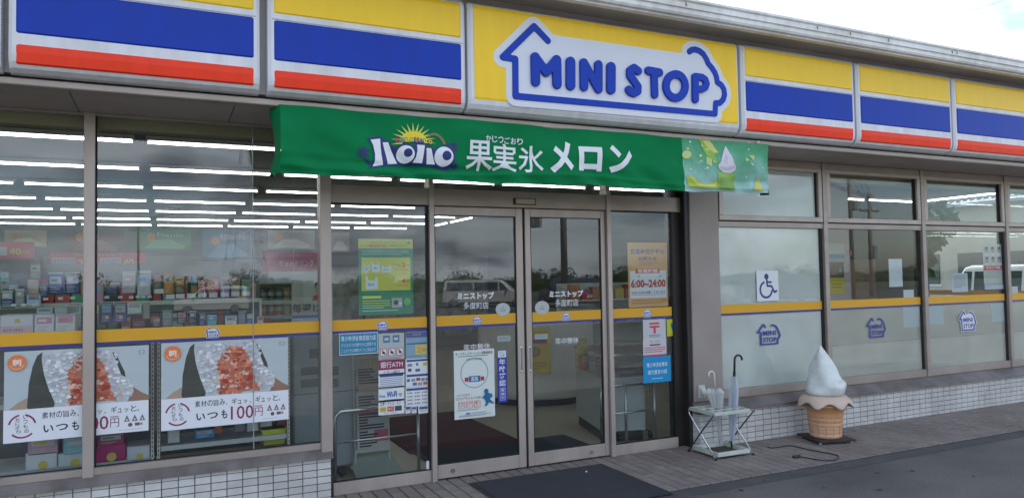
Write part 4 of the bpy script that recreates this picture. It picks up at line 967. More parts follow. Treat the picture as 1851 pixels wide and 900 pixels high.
pl_([(200, 230), (415, 212), (425, 270), (520, 275), (545, 330), (600, 400), (640, 360), (700, 335), (800, 335), (870, 370), (885, 320), (1060, 330), (1075, 380), (1140, 385), (1170, 430), (1230, 370), (1320, 350), (1400, 375), (1450, 430), (1485, 500), (1480, 600), (1440, 660), (1380, 685), (1440, 715), (1400, 725), (1240, 695), (1050, 660), (850, 650), (600, 650), (400, 665), (205, 690), (270, 620), (290, 520), (262, 350)], 'logo_backing', M_NV, -.0062)
pl_([(245, 268), (390, 248), (398, 400), (412, 540), (428, 640), (275, 662), (305, 590), (310, 480), (285, 350)], 'logo_letter', M_BW, -.0075)
pl_([(428, 305), (505, 305), (550, 420), (600, 530), (645, 618), (500, 630), (480, 520), (450, 400)], 'logo_letter', M_BW, -.0075)
for (ccx, ccy, rx, ry, hx, hy, hr) in ((755, 487, 128, 130, 790, 465, 62), (1312, 525, 143, 145, 1355, 510, 70)):
    pl_([(ccx+rx*math.cos(k*PI/14), ccy+ry*math.sin(k*PI/14)) for k in range(28)], 'logo_letter', M_BW, -.0075)
    pl_([(hx+hr*math.cos(k*PI/12), hy+hr*math.sin(k*PI/12)) for k in range(24)], 'logo_hole', M_NV, -.0085)
pl_([(915, 352), (1025, 362), (1010, 500), (995, 622), (860, 610), (905, 530), (920, 440)], 'logo_letter', M_BW, -.0075)
pl_([(1048, 402), (1115, 408), (1140, 500), (1160, 570), (1188, 640), (1060, 635), (1055, 520)], 'logo_letter', M_BW, -.0075)
for k in range(7):
    a = R(25+k*50); pl_([(125, 440), (125+95*math.cos(a+.25), 440-85*math.sin(a+.25)), (125+118*math.cos(a), 445-95*math.sin(a)+18), (125+60*math.cos(a-.35), 440-50*math.sin(a-.35))], 'palm_leaf', M_NV, -.0064-.0001*k)
pl_([(120, 450), (140, 450), (180, 540), (250, 610), (260, 660), (210, 625), (150, 540)], 'palm_trunk', M_NV, -.0063)
wv = [(1350, 345), (1385, 310), (1410, 330), (1420, 375), (1450, 385), (1480, 350), (1440, 345), (1440, 320), (1480, 312), (1515, 345), (1515, 400), (1480, 470), (1400, 440)]
pl_(wv, 'wave', M_NV, -.0061)
pl_([(1420, 660), (1470, 640), (1500, 610), (1520, 650), (1535, 685), (1505, 680), (1500, 730), (1485, 680), (1440, 690)], 'palm_leaf', M_NV, -.0065)
hl_c = [(.55, .10, .18), (.03, .25, .55), (.70, .58, .05), (.70, .62, .20), (.35, .10, .35), (.03, .22, .35), (.65, .6, .1), (.72, .6, .05)]
for k, ch in enumerate('HALOHALO'):
    X0 = 612+k*67; Y0 = 250+(0 if k < 4 else (k-4)*12)
    xa, za = at(640+X0/8.181, 220+(Y0+55)/8.181, -.71); xb, zb = at(640+(X0+58)/8.181, 220+Y0/8.181, -.71)
    vs, fs = text_geo(ch, xa-.003, za-.003, xb-xa+.006, zb-za+.006, -.0078, .10, wy); pb(MB().add(vs, fs).build('lettering', pm('banner_brown_print', (.06, .02, .03), .6)))
    vs, fs = text_geo(ch, xa, za, xb-xa, zb-za, -.0088, .04, wy); pb(MB().add(vs, fs).build('lettering', ink(hl_c[k], .55)))
# melon picture, coordinates of the zoom at scale 8.183 origin 1220,240
def pic(pts, nm, col, dy):
    P_ = [at(1220+x/8.183, 240+y/8.183, -.71) for x, y in pts]; vs, fs = densify([(x, 0, z) for x, z in P_], tess(P_), .018)
    return pb(MB().add([(x, wy(x, z)+dy, z) for x, _, z in vs], fs).build(nm, ink(col, .6)))
pic([(370, 95), (540, 118), (590, 210), (640, 300), (560, 330), (610, 440), (570, 475), (520, 420), (440, 350), (400, 240)], 'melon_picture', (.24, .42, .06), -.004)
pic([(420, 110), (520, 118), (580, 220), (630, 300), (560, 300), (480, 220)], 'melon_picture', (.58, .56, .14), -.005)
pic([(150, 640), (240, 640), (330, 720), (430, 760), (540, 740), (600, 700), (610, 830), (200, 815)], 'melon_picture', (.40, .52, .07), -.004)
pic([(190, 650), (250, 660), (330, 740), (430, 775), (560, 760), (600, 730), (600, 800), (330, 790)], 'melon_picture', (.62, .60, .16), -.005)
pic([(1160, 850), (1190, 800), (1215, 740), (1240, 660), (1280, 690), (1300, 770), (1330, 868)], 'melon_picture', (.55, .56, .16), -.005)
pic([(600, 590), (900, 600), (885, 850), (610, 830)], 'cup_picture', (.26, .44, .08), -.0045)
pic([(640, 660), (900, 650), (880, 845), (650, 835)], 'cup_picture', (.20, .36, .07), -.0055)
pic([(735, 195), (780, 290), (830, 380), (850, 455), (885, 500), (880, 560), (820, 600), (700, 590), (620, 540), (610, 490), (650, 440), (680, 350)], 'cream_picture', (.64, .62, .70), -.006)
pic([(650, 500), (760, 520), (870, 480), (880, 520), (800, 560), (700, 560), (620, 530)], 'cream_picture', (.50, .48, .58), -.007)
pic([(735, 300), (760, 380), (740, 470), (690, 430)], 'cream_picture', (.54, .52, .60), -.007)
rg = random.Random(4)
for k in range(34):
    x, y = rg.uniform(120, 1300), rg.uniform(120, 820); s_ = rg.uniform(9, 26)
    if 600 < x < 900 and y > 180: continue
    pic([(x+s_*math.cos(t_*1.05+k), y+s_*math.sin(t_*1.05+k)) for t_ in range(6)], 'ice_picture', rg.choice([(.45, .62, .52), (.55, .62, .25), (.5, .66, .66), (.50, .58, .16)]), -.0048)
pic([(170+62*math.cos(k*.45), 325+62*math.sin(k*.45)) for k in range(14)], 'melon_ball_picture', (.52, .60, .22), -.0055)
pic([(430, 360), (520, 400), (510, 510), (430, 470)], 'melon_cube_picture', (.44, .58, .22), -.0052)
pic([(1060, 345), (1160, 345), (1140, 420)], 'melon_cube_picture', (.48, .60, .22), -.0052)

# ================================================================ things on the pavement
# door mat
mb = MB().bbox(0, 1.13, 0, .93, 0, .006, .0)
mat_o = tag(box('door_mat', pm('dark_mat_rib', (.032, .036, .046), .9, 0, .2, 5, .6, 220), 1.03, 2.16, -1.08, -.15, .001, .010), 'large dark blue-grey door mat on the paving in front of the doors', 'mat')
box('rubber_edge', pm('mat_rubber', (.025, .028, .034), .7), 1.005, 1.03, -1.09, -.14, .001, .007, mat_o); box('rubber_edge', MC['mat_rubber'], 2.16, 2.185, -1.09, -.14, .001, .007, mat_o); box('rubber_edge', MC['mat_rubber'], 1.03, 2.16, -.15, -.138, .001, .007, mat_o)
# small litter
x, z = gnd(1060, 855); tag(MB().lathe([(.004, .010), (.009, .013), (.009, .017), (.003, .020)], 0, 0, 7).build('paper_scrap', M_WHITE, None, (x, z, 0)), 'tiny white scrap lying on the dark door mat', 'litter')
# black cable on the paving
pts = [gnd(1200+a/3.461, 600+b/3.461, .006) for a, b in ((645, 712), (670, 722), (720, 718), (790, 708), (870, 725), (940, 740), (1000, 752), (1060, 762), (1092, 775), (1090, 792), (1050, 801), (980, 799), (900, 786), (850, 778))]
def smooth(ps, n=4):
    o = []
    for i in range(len(ps)-1):
        p0 = ps[max(i-1, 0)]; p1 = ps[i]; p2 = ps[i+1]; p3 = ps[min(i+2, len(ps)-1)]
        for k in range(n):
            t_ = k/n; o.append(tuple(.5*((2*p1[d])+(-p0[d]+p2[d])*t_+(2*p0[d]-5*p1[d]+4*p2[d]-p3[d])*t_*t_+(-p0[d]+3*p1[d]-3*p2[d]+p3[d])*t_**3) for d in range(len(p1))))
    o.append(tuple(ps[-1])); return o
cb = tag(MB().tube([(p[0], p[1], .006) for p in smooth(pts)], .0045, 6).build('power_cable', M_BLACK, None, smooth=True), 'black power cable curling over the paving left of the ice cream cone', 'cable')
e_ = pts[-1]; MB().tube([(e_[0]-.07, e_[1]+.005, .012), (e_[0], e_[1], .012)], .012, 8).build('cable_plug', M_BLACK, cb)

# giant soft ice cream cone display
ice = empty('ice_cream_display', (4.47, -.40, 0), R(6), 'large soft ice cream cone display with white swirl on a dark square base', 'shop display')
M_CONE, t, b = nodes('wafer_plastic'); MC['wafer'] = M_CONE
tc_ = t.nodes.new('ShaderNodeTexCoord'); sx_ = t.nodes.new('ShaderNodeSeparateXYZ'); t.links.new(tc_.outputs['Object'], sx_.inputs[0])
rp = t.nodes.new('ShaderNodeMapRange'); rp.inputs['From Min'].default_value = .02; rp.inputs['From Max'].default_value = .36
t.links.new(sx_.outputs['Z'], rp.inputs[0]); rc = t.nodes.new('ShaderNodeValToRGB'); rc.color_ramp.elements[0].color = (.70, .46, .31, 1); rc.color_ramp.elements[1].color = (.56, .26, .10, 1)
nn = t.nodes.new('ShaderNodeTexNoise'); nn.inputs['Scale'].default_value = 7; ad = t.nodes.new('ShaderNodeMath'); ad.operation = 'MULTIPLY_ADD'; ad.inputs[1].default_value = .5; ad.inputs[2].default_value = -.25
t.links.new(tc_.outputs['Object'], nn.inputs[0]); t.links.new(nn.outputs[0], ad.inputs[0]); a2 = t.nodes.new('ShaderNodeMath'); t.links.new(rp.outputs[0], a2.inputs[0]); t.links.new(ad.outputs[0], a2.inputs[1])
t.links.new(a2.outputs[0], rc.inputs[0]); t.links.new(rc.outputs[0], b.inputs['Base Color']); b.inputs['Roughness'].default_value = .38
def cone_fn(r, z, a, i):
    if z < .25:
        g_ = abs(((a*14/(2*PI)) % 1)-.5); gz = abs(((z/.033) % 1)-.5)
        if g_ > .40: r -= .004
    return r, z
prof = []
for k in range(27):
    z = .035+k*.0118
    r = .138+.020*((z-.035)/.2) if z < .25 else .158+.058*((z-.25)/.095)**1.6
    if z < .25 and (k % 4 == 0): r -= .0045
    prof.append((r, z))
MB().lathe(prof, 0, 0, 84, 0, cone_fn).build('wafer_cone', M_CONE, ice, smooth=True)
wl_ = MB()
for k in range(14):
    a = 2*PI*(k+.5)/14; wl_.tube([(prof[j][0]*math.cos(a), prof[j][0]*math.sin(a), prof[j][1]) for j in range(0, 18, 3)], .0022, 4)
for j in range(1, 18, 3):
    r_, z_ = prof[j]; wl_.tube([((r_+.0005)*math.cos(2*PI*q_/28), (r_+.0005)*math.sin(2*PI*q_/28), z_) for q_ in range(29)], .0020, 4)
wl_.build('wafer_lines', pm('wafer_line_brown', (.40, .15, .07), .6), ice)['kind'] = 'stuff'
def skirt(r, z, a, i):
    wv_ = math.cos(a*7+.6); tt = i/6
    return r+(.014*wv_)*tt, z-.026*tt*wv_*tt-.0
sk = [(.12, .425), (.168, .421), (.192, .410), (.220, .388), (.232, .360), (.237, .343), (.232, .338)]
o = MB().lathe(sk, 0, 0, 84, 0, skirt).build('wafer_rim', pm('pink_cream_plastic', (.60, .46, .38), .45, 0, .1, 4), ice, smooth=True)
def swirl(r, z, a, i):
    t_ = (z-.425)/.45
    k_ = 1+.065*math.cos(4*a+5.5*t_+.5)*(1-t_)**.2*min(1, t_*5+.1)+(.12*math.exp(-((t_-.20)/.12)**2)*math.cos(a+.6)) 
    return r*k_, z
CRP = [(0, .160), (.04, .174), (.10, .179), (.18, .177), (.25, .166), (.31, .146), (.40, .131), (.50, .119), (.62, .099), (.74, .073), (.86, .043), (.94, .022), (1, .006)]
def cr_r(t_):
    for (a, ra_), (b_, rb_) in zip(CRP, CRP[1:]):
        if a <= t_ <= b_: return ra_+(rb_-ra_)*(t_-a)/(b_-a)
    return .003
prof = [(cr_r(k/40), .425+.45*k/40) for k in range(41)]
v0_ = MB().lathe(prof, 0, 0, 72, 0, swirl)
v0_.v = [(x-.035*max(0, (z-.55)/.32)**1.2, y, z) for x, y, z in v0_.v]
v0_.build('cream_swirl', pm('cream_white_plastic', (.64, .68, .67), .28, 0, .10, 9, coat=.3), ice, smooth=True)
bb = MB().box(-.185, .185, -.185, .185, .018, .034); bo = bb.build('base_board', pm('dark_brown_board', (.035, .026, .024), .6, 0, .3, 8), ice); bo.rotation_euler = (0, 0, R(-22))
for sx_2 in (-1, 1):
    for sy_2 in (-1, 1): MB().lathe([(.012, 0.001), (.014, .008), (.010, .018)], sx_2*.155, sy_2*.155, 10).build('caster', M_CREAMP, bo)

# umbrella stand
st = empty('umbrella_stand', (3.09, -.49, 0), R(-1.5), 'folding umbrella stand with cream trays and crossed steel legs by the column', 'umbrella stand')
SWd, SD, SHt = .385, .335, .392
m = MB()
def tray(z0, z1, nx, ny):
    m = MB(); r_ = .016
    # outer rim
    m.bbox(0, SWd, 0, .022, z0, z1, .003); m.box(0, SWd, SD-.022, SD, z0, z1); m.box(0, .022, .022, SD-.022, z0, z1); m.box(SWd-.022, SWd, .022, SD-.022, z0, z1)
    for i in range(1, nx): x = SWd*i/nx; m.box(x-.010, x+.010, .022, SD-.022, z1-.012, z1-.001)
    for j in range(1, ny): y = SD*j/ny; m.box(.022, SWd-.022, y-.010, y+.010, z1-.0125, z1-.0015)
    return m
o1 = tray(SHt-.030, SHt, 4, 3).build('top_tray', M_CREAMP, st)
b2_ = MB().bbox(.02, SWd-.02, -.005, .018, .020, .055, .004).box(.02, SWd-.02, SD-.02, SD, .02, .055).box(.02, .04, .018, SD-.02, .02, .055).box(SWd-.04, SWd-.02, .018, SD-.02, .02, .055).box(.04, SWd-.04, .018, SD-.02, .020, .026)
b2_.build('drip_tray', M_CREAMP, st)
MB().box(.06, SWd-.06, .05, SD-.06, .027, .030).build('rust_stain', pm('rusty_dirt', (.07, .055, .04), .8, 0, .4, 20), st)
for x, d in ((-.008, 1), (SWd+.008, 1)):
    MB().tube([(x, SD-.01, SHt-.012), (x, SD+.006, SHt-.022), (x, SD-.004, SHt-.06), (x, -.01, .006)], .0065, 8).build('leg', M_CHROME, st, smooth=True)
    MB().tube([(x-.013*(1 if x < 0 else -1), -.012, SHt-.018), (x-.013*(1 if x < 0 else -1), SD*.5, SHt*.5), (x-.013*(1 if x < 0 else -1), SD+.01, .006)], .0065, 8).build('leg', pm('dark_steel', (.10, .09, .09), .35, .8), st, smooth=True)
    for y in (-.01, SD+.01): MB().tube([(x, y, .001), (x, y, .018)], .010, 8).build('leg_cap', M_BLACK, st)
MB().tube([(-.01, SD*.5, SHt*.5), (.0, SD*.5, SHt*.5)], .008, 8).build('pivot', M_CHROME, st)

# umbrellas
M_CLEAR = film_mat('clear_vinyl', (.72, .78, .88), .35, .05, .15)
M_CLEAR2 = film_mat('crumpled_clear_vinyl', (.82, .84, .86), .28, .06, .2)
um = empty('umbrella', (3.405, -.33, .032), 0, 'taller closed clear vinyl umbrella with black hooked handle in the stand', 'umbrella')
hx, hz = .055, .655
MB().tube([(0, 0, 0), (0, 0, .07)], .008, 8).build('tip', M_BLACK, um)
MB().tube([(0, 0, .06), (hx, 0, hz)], .004, 6).build('shaft', M_CHROME, um)
n = 14; m = MB(); v = []; rgu = random.Random(2)
for j in range(12):
    t_ = j/11; z = .06+t_*.56; cx2 = hx*z/hz; r_ = .010+.032*math.sin(PI*min(1, t_*.62+.05))**.8*(1 if t_ < .9 else .6)
    for k in range(n*2):
        a = PI*k/n; rr_ = r_*(1.0 if k % 2 else .62)+rgu.uniform(-.001, .001); v.append((cx2+rr_*math.cos(a+t_*.8), rr_*math.sin(a+t_*.8), z))
m.add(v, [(j*2*n+k, j*2*n+(k+1) % (2*n), (j+1)*2*n+(k+1) % (2*n), (j+1)*2*n+k) for j in range(11) for k in range(2*n)])
m.build('canopy', M_CLEAR, um)
MB().tube([(hx-.003, 0, hz-.035), (hx, 0, hz+.005)], .013, 10).build('collar', M_BLACK, um)
hk = [(hx, 0, hz), (hx+.006, 0, hz+.10)]+[(hx+.006+.043-.043*math.cos(R(a)), 0, hz+.105+.043*math.sin(R(a))) for a in range(15, 200, 17)]
MB().tube(hk, .0095, 10).build('hook_handle', M_BLACK, um, smooth=True)
um2 = empty('umbrella', (3.315, -.26, .20), 0, 'shorter crumpled clear umbrella with white hooked handle in the stand', 'umbrella')
MB().tube([(.02, 0, -.14), (-.015, 0, .45)], .0035, 6).build('shaft', M_CHROME, um2)
m = MB(); v = []
for j in range(14):
    t_ = j/13; z = -.12+t_*.47; cx2 = .03-.055*t_; r_ = .016+.068*max(0, (t_-.3)/.7)**1.2 if t_ < .93 else .06
    for k in range(32):
        a = PI*k/16; rr_ = r_*(1.0 if k % 2 else .72)*(1+.10*math.sin(3*a+5*t_))+rgu.uniform(-.003, .003); v.append((cx2+rr_*math.cos(a), rr_*math.sin(a), z+rgu.uniform(-.004, .004)))
m.add(v, [(j*32+k, j*32+(k+1) % 32, (j+1)*32+(k+1) % 32, (j+1)*32+k) for j in range(13) for k in range(32)]); m.build('canopy', M_CLEAR2, um2)
hk = [(-.015, 0, .36), (-.022, 0, .47)]+[(-.022-.030+.030*math.cos(R(a)), 0, .475+.028*math.sin(R(a))) for a in range(15, 230, 18)]
MB().tube(hk, .006, 8).build('hook_handle', M_WHITE, um2, smooth=True)

# outlet cover on the column
x, z = at(1262, 718, -.036)
oc = MB().bbox(0, .075, -.012, 0, 0, .115, .004).build('outdoor_socket', M_CREAMP, None, (x, -.036, z-.005)); tag(oc, 'small cream weatherproof power socket low on the column', 'socket')
MB().xprism([(-.012, .10), (-.045, .055), (-.045, .035), (-.012, .035)], .018, .068).build('socket_hood', pm('cream_hood', (.56, .55, .50), .5), oc)
for k in range(2): MB().box(.028+.02*k, .032+.02*k, -.0135, -.012, .012, .026).build('socket_slot', M_BLACK, oc)

# ================================================================ inside the shop
# ceiling lights
M_TUBE = emit_mat('fluorescent_tube', (1, .985, .95), 4.2)
hou = MB().box(-.60, .60, -.045, .045, .0, .035).mesh('ceiling_light', pm('light_housing', (.55, .56, .55), .5))
tub = MB().tube([(-.585, 0, -.011), (.585, 0, -.011)], .0100, 8).mesh('tube', M_TUBE)
socket = MB().box(-.60, -.586, -.02, .02, -.035, 0).box(.586, .60, -.02, .02, -.035, 0).mesh('end_socket', pm('light_housing', (.55, .56, .55), .5))
ROWS = [1.20, 2.75, 4.30, 5.88, 7.45, 9.05, 10.5]; ordn = ['first', 'second', 'third', 'fourth', 'fifth', 'sixth', 'seventh']
def clight(x, y, rz, label):
    o = bpy.data.objects.new('ceiling_light', hou); o.location = (x, y, 2.708); o.rotation_euler = (0, 0, rz); link(o)
    tag(o, label, 'ceiling light', 'fluorescent ceiling lights in rows')
    for nm, me in (('tube', tub), ('end_socket', socket)): c = bpy.data.objects.new(nm, me); link(c, o)
for j, y in enumerate(ROWS):
    k = 0
    for i in range(-3, 9):
        x = -.62+1.285*i+(0 if i < 4 else .03)
        if x > 10.0 or x < -4.6: continue
        d_ = Vector((x-.3, y, 2.7))-CAM; px_ = 925+FPX*d_.dot(rt)/d_.dot(fw)
        if j >= 2 and px_ > 745: continue
        pos = ('leftmost', 'second from left', 'third from left', 'fourth from left', 'fifth from left', 'sixth from left', 'seventh from left', 'eighth from left', 'ninth from left', 'tenth from left', 'eleventh from left', 'twelfth from left')[i+3]
        clight(x, y, 0, 'lit ceiling tube, %s in the %s row from the glass' % (pos, ordn[j]))
clight(4.16, 9.3, R(90), 'lit ceiling tube running away from the glass, far end, in the left door'); clight(4.16, 7.95, R(90), 'lit ceiling tube running away from the glass, near end, in the left door')
clight(10.25, 2.0, R(90), 'slanting lit tube by the side window, seen through the third hopper window')

def goods(name, lab, cat, u0, v0, u1, v1, y, col, col2=None, d=.06, group='packaged goods on the window shelves', prt=None, tilt=0):
    x0, z1 = at(u0, v0, y); x1, z0 = at(u1, v1, y); w_, h_ = x1-x0, z1-z0
    o = MB().bbox(0, w_, 0, d, 0, h_, min(.006, w_*.1)).build(name, ink(col, .4), None, (x0, y, z0)); tag(o, lab, cat, group)
    rgx = random.Random(int(u0*7+v0))
    if col2:
        m = MB(); m.box(.12*w_, .88*w_, -.001, .0, h_*.52, h_*.86); m.build('label_panel', ink(col2, .4), o)
        m = MB()
        for k in range(3): yy = h_*(.12+.11*k); m.box(.15*w_, (.5+.3*rgx.random())*w_, -.001, 0, yy, yy+.035*h_)
        m.build('small_print', ink(tuple(min(.8, c_*.5+.25) for c_ in col2), .5), o)['kind'] = 'stuff'
        ac = rgx.choice([(.55, .08, .05), (.60, .45, .05), (.05, .20, .45), (.60, .60, .58), (.08, .30, .14), (.5, .2, .3)])
        if h_ > .05: MB().box(.04*w_, .96*w_, -.0012, 0, h_*.89, h_*.95).box(.2*w_, .62*w_, -.0016, -.001, h_*.62, h_*.76).build('accent_print', ink(ac, .45), o)['kind'] = 'stuff'
    if prt == 'header': MB().box(0, w_, -.002, .004, h_, h_*1.07).build('hanging_header', ink((.5, .52, .54)), o)
    if prt == 'mark': MB().lathe([(w_*.16, 0), (w_*.16, .001)], 0, 0, 12).build('crown_mark', ink((.55, .45, .08)), o).matrix_local = Matrix.Translation((w_*.55, -.0015, h_*.28)) @ Matrix.Rotation(R(90), 4, 'X')
    return o
W2 = (.60, .62, .64)
